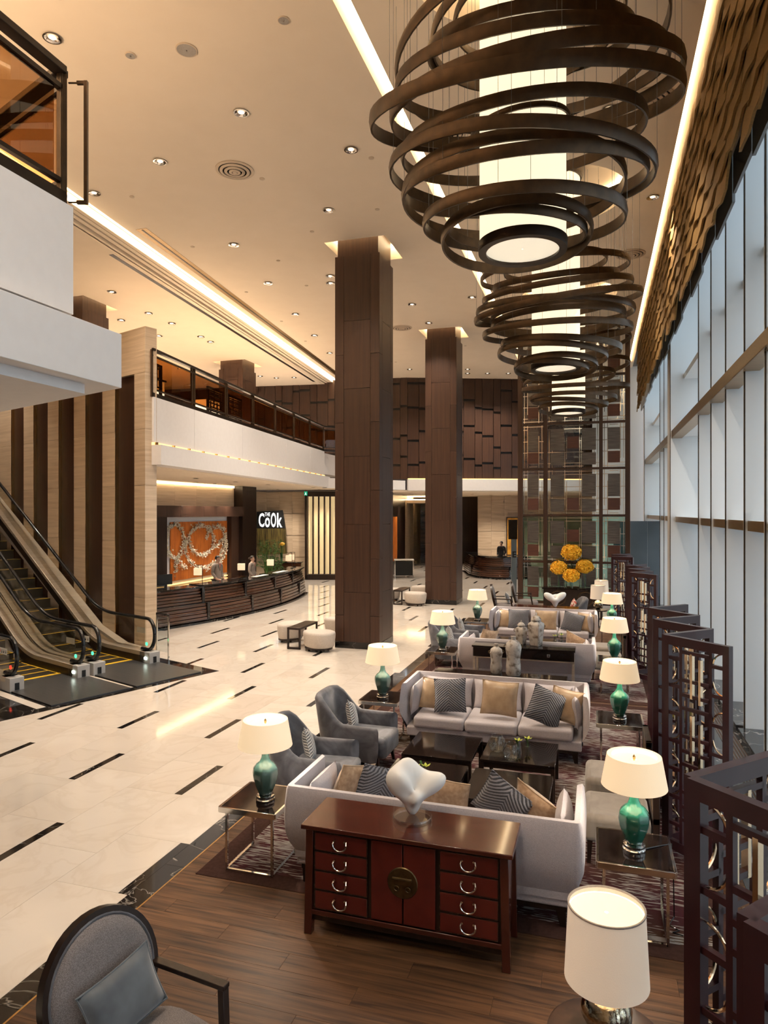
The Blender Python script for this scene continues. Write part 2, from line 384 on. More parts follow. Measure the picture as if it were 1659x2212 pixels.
# ---- floor: grout bed, marble slabs with black inlay dashes, border, planks
floor = struct(MB().box(-24, 3.4, -5, 62, -.20, -.012).build('floor', MAT['stage_brown']))
PER, DL, CW = 3.78, .94, .76
slabs, dashes = [], []
for k in range(0, 20):
    xr = -3.86 - CW*k
    y0 = (4.96 if k % 2 == 0 else 6.90) - PER*2
    for n in range(0, 15):
        y = y0 + PER*n
        if y > 50: break
        dashes.append((xr-.10, xr, y, y+DL))
        slabs.append((xr-CW, xr-.10, y, y+DL))
        m_ = (PER-DL)/2
        slabs.append((xr-CW, xr, y+DL, y+DL+m_)); slabs.append((xr-CW, xr, y+DL+m_, y+PER))
def lay(name, rects, mat, parent, g=.0012, zt=0.0, limit=290, th=.012):
    vis = [r for r in rects if inview((r[0]+r[1])/2, (r[2]+r[3])/2)]
    hid = [r for r in rects if r not in vis]
    vis.sort(key=lambda r: hypot((r[0]+r[1])/2, (r[2]+r[3])/2))
    cache = {}
    for r in vis[:limit]:
        key = (round(r[1]-r[0], 3), round(r[3]-r[2], 3))
        if key not in cache:
            cache[key] = MB().box(-key[0]/2+g, key[0]/2-g, -key[1]/2+g, key[1]/2-g, -th, zt).mesh(name, mat)
        inst(name, cache[key], parent, ((r[0]+r[1])/2, (r[2]+r[3])/2, 0))
    rest = vis[limit:] + hid
    if rest:
        mb = MB()
        for r in rest: mb.box(r[0]+g, r[1]-g, r[2]+g, r[3]-g, -th, zt)
        o = mb.build(name + '_field', mat, parent, recalc=False); o['kind'] = 'stuff'
for j in range(8):
    for i in range(7): slabs.append((-3.86+.73*i, -3.86+.73*(i+1), 20.7+1.9*j, 20.7+1.9*(j+1)))
lay('marble_slab', slabs, MAT['marble_cream'], floor)
lay('inlay_strip', dashes, MAT['marble_black'], floor)
bs = [(-3.86, -3.655, -4 + 1.9*i, -4 + 1.9*(i+1)) for i in range(13)]
lay('border_slab', bs, MAT['marble_black'], floor)
MB().box(-3.655, -3.64, -4, 20.7, -.012, .002).build('brass_edge', MAT['brass'], floor)
pk = []
PW, PL = .185, 1.52
for j in range(0, 155):
    y = -2.0 + PW*j
    if y > 20.55: break
    off = (j*.61) % PL
    x = -3.64 - off
    while x < 1.25:
        a, b_ = max(x, -3.64), min(x+PL, 1.25)
        if b_ - a > .05: pk.append((round(a, 3), round(b_, 3), y, y+PW))
        x += PL
lay('plank', pk, MAT['wood_floor'], floor, .001, 0.0, 260)
gt = [(1.25 if i == 0 else 1.96, 1.72 if i == 0 else 3.2, -3+1.2*j, -3+1.2*(j+1)) for i in range(2) for j in range(31)]
lay('window_slab', gt, MAT['marble_grey'], floor, .0015)
gr = MB().box(1.72, 1.96, -3, 34, -.06, -.02)
MB(gr.M).box(1.72, 1.96, -3, 34, -.05, -.03).build('grille_bed', MAT['black'], floor)
sl = MB()
for i in range(6): sl.box(1.73+.04*i, 1.745+.04*i, -3, 34, -.03, -.001)
tag(sl.build('grille_slat', MAT['steel_grey'], floor), 'thin metal slats of the floor grille', kind='stuff')

# ---- ceiling
def plate(xs, ys, holes, z0, z1):
    mb = MB()
    X = sorted(set(xs + [v for h in holes for v in h[:2]])); Y = sorted(set(ys + [v for h in holes for v in h[2:]]))
    for i in range(len(X)-1):
        for j in range(len(Y)-1):
            cx, cy_ = (X[i]+X[i+1])/2, (Y[j]+Y[j+1])/2
            if any(h[0] < cx < h[1] and h[2] < cy_ < h[3] for h in holes): continue
            mb.box(X[i], X[i+1], Y[j], Y[j+1], z0, z1)
    return mb
CHX = -0.81; CHY = [7.92, 14.56, 21.25]; TRAY_R = 1.40
C1 = (-6.08, -4.945, 15.51, 16.645); C2 = (-5.875, -4.74, 23.84, 24.975)
CA = (-15.64, -14.50, 16.6, 17.74); CB = (-15.24, -14.10, 25.46, 26.60)
def grow(c, g): return (c[0]-g, c[1]+g, c[2]-g, c[3]+g)
LX = lambda y: -10.16 - .1025*(y - 11.5)         # left cove line
holes = [(-3.20, -2.98, -3.0, 31.0), grow(C1, .2), grow(C2, .2)] + [(CHX-1.6, CHX+1.6, y-1.6, y+1.6) for y in CHY]
holes_c = holes
mbc = plate([-8.0, 1.33], [-5.0, 38.0], holes, CEIL, CEIL+.12)
mbc.prism([(-8.0, -5.0), (-8.0, 38.0), (LX(38), 38), (LX(-5), -5)], CEIL, CEIL+.12)
for y in CHY:                                      # round openings cut in square ones
    n = 48; sq = []; ci = []
    for k in range(n):
        a = 2*pi*k/n; ca, sa = cos(a), sin(a); m_ = 1.6/max(abs(ca), abs(sa))
        sq.append((CHX+ca*m_, y+sa*m_)); ci.append((CHX+ca*TRAY_R, y+sa*TRAY_R))
    mbc.rings([[(a, b, CEIL) for a, b in sq], [(a, b, CEIL) for a, b in ci], [(a, b, CEIL+.12) for a, b in ci], [(a, b, CEIL+.12) for a, b in sq]], wrap=True)
ceiling = struct(mbc.build('ceiling', MAT['ceiling_paint']))
LZ = 9.62
mbl = plate([-24.0, -13.8], [-5.0, 38.0], [grow(CA, .2), grow(CB, .2)], LZ, LZ+.12)
mbl.prism([(-13.8, -5.0), (-13.8, 38.0), (LX(38)-.72, 38), (LX(-5)-.72, -5)], LZ, LZ+.12)
ceil_l = mbl.build('side_field', MAT['ceiling_paint'], ceiling)
def skew(off0, off1, y0, y1, z0, z1, name, mat, par, mb=None):
    m_ = mb or MB()
    m_.prism([(LX(y0)+off0, y0), (LX(y0)+off1, y0), (LX(y1)+off1, y1), (LX(y1)+off0, y1)], z0, z1)
    return m_.build(name, mat, par) if mb is None else m_
skew(-.22, .10, -5, 31.5, CEIL+.14, CEIL+.16, 'cove_strip', MAT['cove_glow'], ceiling)
skew(-.235, -.222, -5, 31.5, CEIL-.085, CEIL-.015, 'cove_strip', MAT['cove_glow'], ceiling)  # second glowing strip, added to graze the main ceiling with light
skew(.0, .14, -5, 31.5, CEIL+.16, CEIL+.22, 'cove_back', MAT['ceiling_paint'], ceiling)
for i, (a, b, z) in enumerate(((-.34, -.236, 9.70), (-.47, -.36, 9.70), (-.61, -.50, 9.68), (-.75, -.64, 9.62))):
    skew(a, b, -5, 31.5, z, CEIL+.24, 'cove_moulding', MAT['ceiling_paint'], ceiling)
skew(-.75, -.22, -5, 31.5, CEIL+.10, CEIL+.24, 'cove_reveal', MAT['ceiling_paint'], ceiling)
skew(.22, .50, 13.3, 30.6, CEIL-.006, CEIL+.02, 'slot_diffuser', MAT['gold_bronze'], ceiling)
skew(.34, .38, 13.35, 30.5, CEIL-.012, CEIL, 'slot_blade', MAT['bronze_dark'], ceiling)
skew(-1.02, -.90, 14.0, 30.6, LZ-.006, LZ+.02, 'slot_diffuser', MAT['bronze_dark'], ceiling)
# main cove: recess with a glowing strip
mb = MB(); mb.box(-3.24, -3.20, -3, 31, CEIL+.12, CEIL+.34); mb.box(-2.98, -2.94, -3, 31, CEIL+.12, CEIL+.34); mb.box(-3.24, -2.94, -3, 31, CEIL+.34, CEIL+.38)
mb.build('cove_box', MAT['ceiling_paint'], ceiling)
MB().box(-3.19, -3.01, -3, 31, CEIL+.30, CEIL+.33).build('cove_strip', MAT['cove_glow'], ceiling)
# window-side cove
MB().box(1.33, 1.62, -5, 38, CEIL+.36, CEIL+.40).build('cove_box', MAT['ceiling_paint'], ceiling)
MB().box(1.33, 1.36, -5, 38, CEIL+.12, CEIL+.36).build('cove_box', MAT['ceiling_paint'], ceiling)
MB().box(1.38, 1.46, -3, 33, CEIL+.30, CEIL+.35).build('cove_strip', MAT['cove_glow'], ceiling)
MB().box(1.46, 3.3, -5, 38, CEIL+.40, CEIL+.50).build('window_head', MAT['steel_grey'], ceiling)
# trays round the columns
for c, z in ((C1, CEIL), (C2, CEIL), (CA, LZ), (CB, LZ)):
    g = grow(c, .2); h = grow(c, .24); mb = MB()
    for q in ((h[0], g[0], h[2], h[3]), (g[1], h[1], h[2], h[3]), (g[0], g[1], h[2], g[2]), (g[0], g[1], g[3], h[3])): mb.box(*q, z+.12, z+.34)
    mb.box(*h, z+.34, z+.38)
    mb.build('column_tray', MAT['ceiling_paint'], ceiling)
    mb = MB(); i = grow(c, .04)
    for q in ((g[0], i[0], g[2], g[3]), (i[1], g[1], g[2], g[3]), (i[0], i[1], g[2], i[2]), (i[0], i[1], i[3], g[3])): mb.box(*q, z+.30, z+.33)
    mb.build('tray_strip', MAT['tray_glow'], ceiling)
# round trays over the chandeliers
for y in CHY:
    n = 48
    mb = MB(); mb.lathe([(TRAY_R, CEIL+.12), (TRAY_R+.02, CEIL+.12), (TRAY_R+.02, CEIL+.55), (0.01, CEIL+.55), (0.01, CEIL+.52), (TRAY_R, CEIL+.52)], n, (CHX, y), cap=False)
    mb.build('chandelier_tray', MAT['ceiling_paint'], ceiling, smooth=True)
    MB().lathe([(TRAY_R-.04, CEIL+.44), (TRAY_R-.01, CEIL+.44), (TRAY_R-.01, CEIL+.48), (TRAY_R-.04, CEIL+.48), (TRAY_R-.04, CEIL+.44)], n, (CHX, y), cap=False).build('tray_strip', MAT['tray_glow'], ceiling)

# ---- outer walls (behind the camera, far left)
wall_near = struct(MB().box(-24, 3.4, -5.3, -5.0, 0, 10.4).build('wall_near', MAT['travertine']))
wall_far = struct(MB().box(-24, 3.4, 60, 60.3, 0, 10.4).build('wall_far', MAT['wood_dark']))
wall_hall = struct(MB().box(3.1, 3.4, 34.4, 60, 0, 10.4).build('wall_hall', MAT['travertine']))
wall_left = struct(MB().box(-24.3, -24, -5.3, 62, 0, 10.4).build('wall_left', MAT['wood_panel']))

# ---- columns: wood cladding boards on a core, dark stone base
def column(c, z1, label, zlo=0.0, neck=True):
    x0, x1, y0, y1 = c; t = thing('wood_column', label, 'column', ((x0+x1)/2, (y0+y1)/2, zlo), 0, 'wood clad columns')
    w = (x1-x0)/2; d = (y1-y0)/2; H = z1-zlo
    MB().box(-w+.05, w-.05, -d+.05, d-.05, 0, H+.32).build('core', MAT['wood_panel'], t)
    MB().box(-w-.004, w+.004, -d-.004, d+.004, 0, .16).build('base', MAT['marble_black'], t, bevel=.006)
    rows = [.16, 1.36, 3.0, 4.64, 6.28, 7.92, z1-zlo-.30]
    off = [.16, .80, 2.18, 3.82, 5.46, 7.10, z1-zlo-.30]
    for face in range(4):
        hw = (w if face % 2 == 0 else d)
        segs = [(-hw, -hw+.23, off), (-hw+.23, hw-.23, rows), (hw-.23, hw, off)]
        for a, b, zs in segs:
            zs = [z for z in zs if z <= H-.30]
            if zs[-1] < H-.30: zs.append(H-.30)
            for i in range(len(zs)-1):
                if zs[i+1]-zs[i] < .05: continue
                g = .004; e = .05
                if face == 0: q = (a+g, b-g, -d, -d+e)
                elif face == 1: q = (w-e, w, a+g, b-g)
                elif face == 2: q = (a+g, b-g, d-e, d)
                else: q = (-w, -w+e, a+g, b-g)
                MB().box(*q, zs[i]+g, zs[i+1]-g).build('cladding_panel', MAT['wood_panel'], t)
    return t
column(C1, CEIL, 'tall square walnut-clad column nearest the armchairs, with an oval ottoman at its foot')
column(C2, CEIL, 'tall square walnut-clad column standing farther back, beside the concierge counter')
column(CA, LZ, 'square wood column rising behind the white bridge and stone fin wall', 5.85)
column(CB, LZ, 'square wood column rising behind the mezzanine balustrade', 5.85)

# ---- mezzanine: slab, white parapet, lit groove, fascia
BX = lambda y: -9.84 - .1150*(y - 13.69)
def bq(off0, off1, y0, y1): return [(BX(y0)+off0, y0), (BX(y0)+off1, y0), (BX(y1)+off1, y1), (BX(y1)+off0, y1)]
YB0, YB1 = 13.55, 28.05
W1a, W1b, W1c = Vector((-24, 29.95, 0)), Vector((-8.73, 31.84, 0)), Vector((3.2, 36.5, 0))
MZ = (-24, 19.05)
mezz = thing('wall_mezzanine', 'white mezzanine parapet and fascia over the reception', None); struct(mezz)
MB().prism([(BX(YB0)-.1, YB0), (BX(YB1)-.1, YB1), (-11.7, 31.2), (-24, 29.8), MZ], 4.99, 5.93).build('slab', MAT['plaster_white'], mezz)
MB().prism([(BX(YB0)-.2, YB0), (BX(YB1)-.2, YB1), (-8.9, 31.7), (-24, 29.9), MZ], 4.38, 4.44).build('soffit', MAT['ceiling_paint'], mezz)
ys = [YB0, 15.6, 18.8, 22.9, 25.9, YB1]
for i in range(5):
    MB().prism(bq(-.12, 0, ys[i]+.008, ys[i+1]-.008), 4.92, 5.98).build('parapet_panel', MAT['plaster_white'], mezz, bevel=.004)
MB().prism(bq(-.10, .02, YB0, YB1), 4.86, 4.92).build('groove_light', MAT['led_warm'], mezz)
MB().prism(bq(-.20, .20, YB0, YB1+.2), 4.40, 4.86).build('fascia', MAT['plaster_white'], mezz)
for i in range(18):
    a = YB0 + (YB1-YB0)*i/18
    MB().prism(bq(.02, .09, a+.02, a+.06), 4.86, 4.92).build('groove_fin', MAT['brass'], mezz)
# parapet return towards the back wall
e0 = Vector((BX(YB1), YB1, 0)); e1 = Vector((-8.9, 31.6, 0))
MB().bar(e0+Vector((0,0,4.58)), e1+Vector((0,0,4.58)), .40, .44).build('fascia_return', MAT['plaster_white'], mezz)

# ---- bridge close to the camera, upper left
ED = Vector((-.938, .345, 0)).normalized(); LD = Vector((ED.y, -ED.x, 0)) * 1.0    # escalator rise direction, lateral (to the right and away)
if LD.y < 0: LD = -LD
bridge = thing('wall_bridge', 'white bridge parapet with deep fascia at upper left', None); struct(bridge)
K = Vector((-4.10, 4.59, 0))
def bpoly(g):        # outline of the bridge grown by g
    p0 = Vector((K.x+g, -5.0, 0)); p1 = Vector((K.x+g, K.y+g*1.45, 0)); p2 = p1 + ED*16
    return [(p0.x, p0.y), (p1.x, p1.y), (p2.x, p2.y), (-24, p2.y), (-24, -5.0)]
MB().prism(bpoly(0), 4.92, 5.80).build('parapet_wall', MAT['plaster_white'], bridge)
MB().prism(bpoly(-.10), 4.80, 4.94).build('groove', MAT['black'], bridge)
MB().prism(bpoly(.22), 4.36, 4.82).build('fascia', MAT['plaster_white'], bridge, bevel=.004)
MB().prism(bpoly(.05), 4.28, 4.36).build('fascia_step', MAT['plaster_white'], bridge)
MB().prism(bpoly(-.55), 4.25, 4.28).build('soffit_panel', MAT['plaster_white'], bridge)
for i in range(3):
    MB().bar((K.x-.02, -4, 4.835+.03*i), (K.x-.02, K.y, 4.835+.03*i), .03, .008).build('grille_bar', MAT['plaster_white'], bridge)
# ---- stone fin wall beside the escalators
S0 = Vector((-9.94, 13.39, 0))
def tpx(px):         # distance along the wall face at which it crosses a pixel column
    u = (px - CXP)/FPX; sx = S0.x*_c + S0.y*_s; sd = -S0.x*_s + S0.y*_c; ex = ED.x*_c + ED.y*_s; ed = -ED.x*_s + ED.y*_c
    return (u*sd - sx)/(ex - u*ed)
fin = thing('wall_fins', 'travertine wall with recessed wood strips beside the escalators', None); struct(fin)
fin.location = S0; fin.rotation_euler = (0, 0, atan2(ED.y, ED.x))
# local frame: x along the wall away from the corner, -y is behind the wall face (towards LD)
strips = [(tpx(a), tpx(b)) for b, a in ((248, 290), (184, 221), (126, 159.5), (72, 103), (23.6, 51))]
strips += [(strips[-1][1]+.75+i*1.9, strips[-1][1]+.75+i*1.9+1.05) for i in range(3)]
HW = 7.59; ZT = 6.53; edges = [0.0]
MB().box(0.02, 16, -.31, -.13, 0, HW-.01).build('backing', MAT['travertine'], fin)
for a, b in strips: edges += [a, b]
edges.append(edges[-1]+1.0)
for i in range(0, len(edges), 2):
    a, b = edges[i], edges[i+1]
    z = 0
    for hgt in (1.306,)*5:
        MB().box(a, b, -.31 if i == 0 else -.14, 0, z+.002, z+hgt-.002).build('travertine_block', MAT['travertine'], fin, bevel=.003, seg=1); z += hgt
    if i+2 < len(edges):
        MB().box(edges[i+1]+.012, edges[i+2]-.03, -.14, -.085, 0, ZT).build('wood_strip', MAT['wood_panel'], fin)
        MB().box(edges[i+2]-.030, edges[i+2]-.002, -.10, -.004, 0, ZT).build('lit_edge_strip', MAT['brass'], fin)  # brass colour stands in for warm light on the stone edge
        MB().box(edges[i+1]+.0, edges[i+1]+.010, -.12, -.03, 0, ZT).build('reveal_strip', MAT['bronze_dark'], fin)
    MB().box(a, (edges[i+2] if i+2 < len(edges) else b)-.003, -.31 if i == 0 else -.14, 0, ZT+.002, HW).build('lintel_block', MAT['travertine'], fin, bevel=.003, seg=1)

# ---- reception back wall, X = -14.5
rec = struct(MB().box(-14.75, -14.51, 15.6, 25.40, 0, 4.36).build('wall_reception', MAT['travertine']))
for j in range(7):
    for k in range(5):
        MB().box(-14.509, -14.485, 15.6+1.4*j+.002, 15.6+1.4*(j+1)-.002, .87*k+.002, .87*(k+1)-.022).build('travertine_block', MAT['travertine'], rec)
MB().box(-14.48, -14.40, 15.7, 25.3, 4.30, 4.36).build('cove_strip', MAT['tray_glow'], rec)
# column under the mezzanine, dark cladding
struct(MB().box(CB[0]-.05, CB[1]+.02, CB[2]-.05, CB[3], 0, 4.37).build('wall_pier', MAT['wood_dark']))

# ---- back wall: wood boards above, white beam, stone and slat bay below
wb_ = thing('wall_back', 'dark walnut board wall across the back of the lobby', None); struct(wb_)
def wallpt(p, q, t): return p + (q-p)*t
rs = random.Random(3)
def board_run(p, q, n, z0, z1):
    d = (q-p).normalized(); nrm = Vector((d.y, -d.x, 0)); Ln = (q-p).length; w = Ln/n
    MB().bar(p - nrm*.12 + Vector((0,0,(z0+z1)/2)), q - nrm*.12 + Vector((0,0,(z0+z1)/2)), .08, z1-z0).build('backing', MAT['black'], wb_)
    for i in range(n):
        o_ = .10 if i % 2 else -.10
        a = p + d*(w*i+.010 + max(0, o_)); b = p + d*(w*(i+1)-.010 + max(0, -o_)); cuts = [z0]
        z = z0 + rs.uniform(.4, 1.3)
        while z < z1-.25:
            cuts += [z]; z += rs.uniform(1.0, 1.75)
        cuts.append(z1); pr = .02 if i % 2 else 0.0
        for k in range(len(cuts)-1):
            lo = cuts[k] + (.055 if k else 0); hi = cuts[k+1] - (.055 if k < len(cuts)-2 else 0)
            o = nrm*(-.04+pr) + Vector((0,0,(lo+hi)/2))
            MB().bar(a+o, b+o, .05, hi-lo).build('board', MAT['wood_panel'], wb_)
board_run(W1a, W1b, 34, 4.88, CEIL); board_run(W1b, W1c, 28, 4.90, CEIL)
d2 = (W1c-W1b).normalized(); n2 = Vector((d2.y, -d2.x, 0))
zz = Vector((0,0,1))
MB().bar(W1b+zz*4.60, W1c+zz*4.60, .5, .54).build('white_beam', MAT['plaster_white'], wb_)
MB().bar(W1b+n2*.20+zz*4.89, W1c+n2*.20+zz*4.89, .06, .05).build('groove_light', MAT['led_warm'], wb_)
# soffit and end walls of the back hall
MB().prism([(W1b.x, W1b.y), (W1c.x, W1c.y), (3.2, 60), (-24, 60), (-24, 31)], 4.28, 4.36).build('hall_soffit', MAT['ceiling_paint'], wb_)
# lower left: stone panels and lit slat bay
def lowwall(name, pxa, pxb, d, z0, z1, mat, th=.1, par=wb_):
    a = PD(pxa, CYP, d); b = PD(pxb, CYP, d); a.z = b.z = (z0+z1)/2
    return MB().bar(a, b, th, z1-z0).build(name, mat, par)
for i in range(4):
    for k in range(4):
        lowwall('travertine_block', 548+28*i+.08, 548+28*(i+1)-.08, 33.6, .02+1.07*k, 1.07*(k+1)-.004, MAT['travertine'])
lowwall('stone_backing', 540, 664, 33.8, 0, 4.3, MAT['travertine'])
lowwall('slat_bay_back', 659, 728, 33.9, 0, 4.3, MAT['wood_dark'])
lowwall('slat_bay_head', 659, 728, 33.3, 4.06, 4.3, MAT['wood_dark'], .2)
lowwall('slat_bay_sill', 659, 728, 33.3, 0.0, .26, MAT['wood_dark'], .2)
pm('slat_lit', (.80, .62, .34), .5, emis=(1.0, .72, .36), es=.55)
for i in range(5):
    lowwall('lit_slat', 666.5+12.2*i, 674.5+12.2*i, 33.6, .26, 4.06, MAT['slat_lit'], .05)
    lowwall('slat_post', 675+12.2*i, 678+12.2*i, 33.4, .26, 4.06, MAT['wood_dark'], .2)
lowwall('slat_post', 659, 664, 33.3, 0, 4.3, MAT['wood_dark'], .2)
# corridor between the columns
ca = P(838, 1248); cb_ = P(907, 1203)
def vwall(name, a, b, z0, z1, mat, th=.1):
    a = Vector((a[0], a[1], (z0+z1)/2)); b = Vector((b[0], b[1], (z0+z1)/2))
    return MB().bar(a, b, th, z1-z0).build(name, mat, wb_)
cm = ca.lerp(cb_, .42)
vwall('corridor_wood', ca, cm, 0, 4.3, MAT['wood_dark']); 
for i in range(4):
    vwall('travertine_block', cm.lerp(cb_, i/4+.004), cm.lerp(cb_, (i+1)/4-.004), .02, 4.3, MAT['travertine'])
lowwall('corridor_end', 880, 1045, 53.0, 0, 4.3, MAT['wood_dark'])
lowwall('corridor_end_panel', 905, 925, 52.7, 0, 3.4, MAT['wood_desk'])
lowwall('hall_wood', 992, 1033, 44.0, 0, 4.3, MAT['wood_dark'])
for i in range(5):
    for k in range(4):
        lowwall('travertine_block', 1032+29*i+.08, 1032+29*(i+1)-.08, 41.0, .01+1.07*k, 1.07*(k+1)-.004, MAT['travertine'])
lowwall('stone_backing', 1032, 1177, 41.2, 0, 4.28, MAT['travertine'])
a = PD(1150, CYP, 41); vwall('hall_side', (a.x, a.y), (1.5, 42), 0, 4.3, MAT['travertine'])
# corridor: dropped light panel
cl = PD(905, 1085, 42)
MB().box(cl.x-1.6, cl.x+1.4, cl.y-.5, cl.y+3, 3.85, 4.02).build('dropped_panel', MAT['ceiling_paint'], wb_)
MB().box(cl.x-1.5, cl.x+1.3, cl.y-.4, cl.y+2.9, 4.03, 4.08).build('cove_strip', MAT['cove_glow'], wb_)

pm('blind_grey', (.30, .31, .32), .5, col2=(.24, .25, .26), scale=(1, 1, .6))
# ---- window wall: fins, transoms, bronze beam, panes
win = thing('window_1', 'tall window wall of white fins with bronze beam', None); struct(win)
FY = [-3.5, -1.9, -.3, 1.2, 2.75, 4.3, 5.85, 7.4, 8.60, 9.91, 11.23, 12.78, 14.34, 16.02, 20.87, 22.4, 23.9, 25.4, 31.8, 33.4]
fin_me = MB().box(2.1, 2.92, 0, .14, 0, 10.2).mesh('fin', MAT['fin_white']); edge_me = MB().box(2.082, 2.1, .0, .03, 0, 10.2).mesh('fin_edge', MAT['bronze'])
big_me = MB().box(2.0, 3.1, 0, .9, 0, 10.2).mesh('fin', MAT['fin_white'])
for y in FY:
    inst('fin', big_me if y in (20.87, 31.8) else fin_me, win, (0, y, 0)); inst('fin_edge', edge_me, win, (-.1 if y in (20.87, 31.8) else 0, y, 0))
for i in range(len(FY)-1):
    a = FY[i] + (.9 if FY[i] in (20.87, 31.8) else .14); b = FY[i+1]
    for z, x0, m_ in ((3.02, 2.16, 'bronze'), (7.05, 2.35, 'fin_white')):
        MB().box(x0, 2.95, a, b, z, z+.15).build('transom', MAT['fin_white'], win)
        if m_ == 'bronze': MB().box(x0-.03, x0, a, b, z, z+.15).build('transom_face', MAT['gold_bronze'], win)
    MB().box(2.0, 2.95, a, b, 0, .10).build('sill', MAT['marble_grey'], win)
    for z0, z1 in ((.10, 3.02), (3.17, 7.05), (7.20, 10.2)):
        MB().box(2.955, 2.975, a, b, z0, z1).build('pane', MAT['glass_clear'], win)
MB().box(2.02, 2.30, -4, 20.87, 5.38, 5.60).build('beam', MAT['gold_bronze'], win, bevel=.01)
MB().box(2.02, 2.30, 21.8, 31.8, 5.38, 5.60).build('beam', MAT['gold_bronze'], win, bevel=.01)
MB().box(2.30, 2.92, -4, 31.8, 5.42, 5.56).build('beam_shelf', MAT['fin_white'], win)
for i in range(len(FY)-1):
    n_ = max(1, round((FY[i+1]-FY[i])/1.5))
    for k in range(n_):
        a = FY[i] + (FY[i+1]-FY[i])*k/n_; b = FY[i] + (FY[i+1]-FY[i])*(k+1)/n_
        MB().box(1.93, 1.97, a+.03, b-.03, 7.92 + .10*((i+k) % 2), 10.2).build('blind_panel', MAT['blind_grey'], win)
# pale end wall next to the windows and a blue-grey vestibule
pm('vestibule_grey', (.16, .19, .215), .35, col2=(.13, .16, .185), scale=(1, 1, 1))
struct(MB().box(-.2, 3.0, 34.4, 34.6, 0, 10.2).build('wall_end', MAT['fin_white']))
vest = thing('wall_vestibule', 'blue grey vestibule panels beside the windows', None); struct(vest)
for i in range(3):
    MB().box(.62+.62*i+.005, .62+.62*(i+1)-.005, 28.0, 28.12, 0, 2.95).build('vestibule_panel', MAT['vestibule_grey'], vest, bevel=.004)
# paving outside
struct(MB().box(3.4, 40, -30, 70, -.25, -.05).build('ground_outside', MAT['ceramic_grey']))

# ---- gold shingle canopy along the window head
can = thing('shingle_canopy', 'golden brown canopy of overlapping wavy shingles above the window wall', 'canopy')
pm('canopy_back', (.12, .07, .03), .8)
CY0, CY1 = 3.0, 27.5
MB().box(1.58, 1.62, CY0, CY1, 7.75, 10.2).build('backing', MAT['canopy_back'], can)
def shingle(seed):
    r = random.Random(seed); n = 5
    def f(u, v):
        y = (u-.5)*1.06; z = .12 - v*(.45 + .045*sin(u*6.3+seed) + r.uniform(-.006, .006))
        return (-.030 - .050*v - .02*sin(u*pi) + .008*sin(u*9+seed), y, z)
    mb = MB(); mb.grid(f, n, 4)
    k = len(mb.v); 
    back = [(x+.03, y, z) for x, y, z in mb.v]
    mb.v += back; mb.f += [tuple(i+k for i in reversed(q)) for q in mb.f[:]]
    for i in range(n-1): mb.f.append((3*n+i, 3*n+i+1, k+3*n+i+1, k+3*n+i))
    for j in range(3): mb.f.append((j*n, (j+1)*n, k+(j+1)*n, k+j*n)); mb.f.append((j*n+n-1, k+j*n+n-1, k+(j+1)*n+n-1, (j+1)*n+n-1))
    return mb
smesh = [shingle(i).mesh('shingle', MAT['fabric_shingle'], True) for i in range(6)]
spots = []; rs = random.Random(11)
for row in range(9):
    z = 9.80 - .285*row; y = CY0 + (.47 if row % 2 else 0)
    while y < CY1:
        zb = 7.44 + .10*sin(y*.9) + .06*sin(y*2.3)
        if z > zb: spots.append((1.55, y, z + rs.uniform(-.02, .02), rs.randrange(6), rs.uniform(-.03, .03)))
        y += .94
spots.sort(key=lambda s_: hypot(s_[0], s_[1]) if inview(*s_[:3]) else 99)
restm = MB()
for i, (x, y, z, k, a) in enumerate(spots):
    if i < 290: inst('shingle', smesh[k], can, (x, y, z), (a, 0, 0))
    else:
        restm.M = Matrix.Translation((x, y, z)) @ Matrix.Rotation(a, 4, 'X'); restm.add([v_.co[:] for v_ in smesh[k].vertices], [tuple(p.vertices) for p in smesh[k].polygons])
restm.M = Matrix()
o = restm.build('shingle_field', MAT['fabric_shingle'], can, smooth=True); o['kind'] = 'stuff'
DL_POWER = 560
# ---- recessed downlights, diffusers, speakers in the ceiling
def ceil_pt(px, py, z=CEIL): return P(px, py, z)
dl = [(113,80),(521,242),(346,348),(710,453),(505,528),(579,611),(714,611),(638,678),(679,724),(712,762),(890,657),(926,697),
      (1317,234),(1410,425),(1314,549),(885,797),(1010,797),(1053,806),(1098,806),(1010,806)]
pm('reflector', (.85, .82, .78), .12, metal=1.0)
cone_me = MB().lathe([(.125, -.004), (.125, 0.0), (.105, .004), (.05, .10), (.05, .115)], 20, cap=False).mesh('reflector', MAT['reflector'], True)
bulb_me = MB().lathe([(.048, .09), (.048, .10)], 16).mesh('bulb', MAT['bulb'])
def downlight(p, label, group, power=900, rad=1.0, ang=1.75):
    t = thing('downlight', label, 'downlight', (p.x, p.y, p.z - .022), 0, group)
    a = inst('reflector', cone_me, t); b = inst('bulb', bulb_me, t, (0, 0, -.075))
    for o_ in (a, b): o_.scale = (rad, rad, .28)
    b.location.z = -.012
    if power:
        lamp('downlight_spot', 'SPOT', (0, 0, -.03), power, WARM, t, spot_size=ang, spot_blend=.8, shadow_soft_size=.09)
    return t
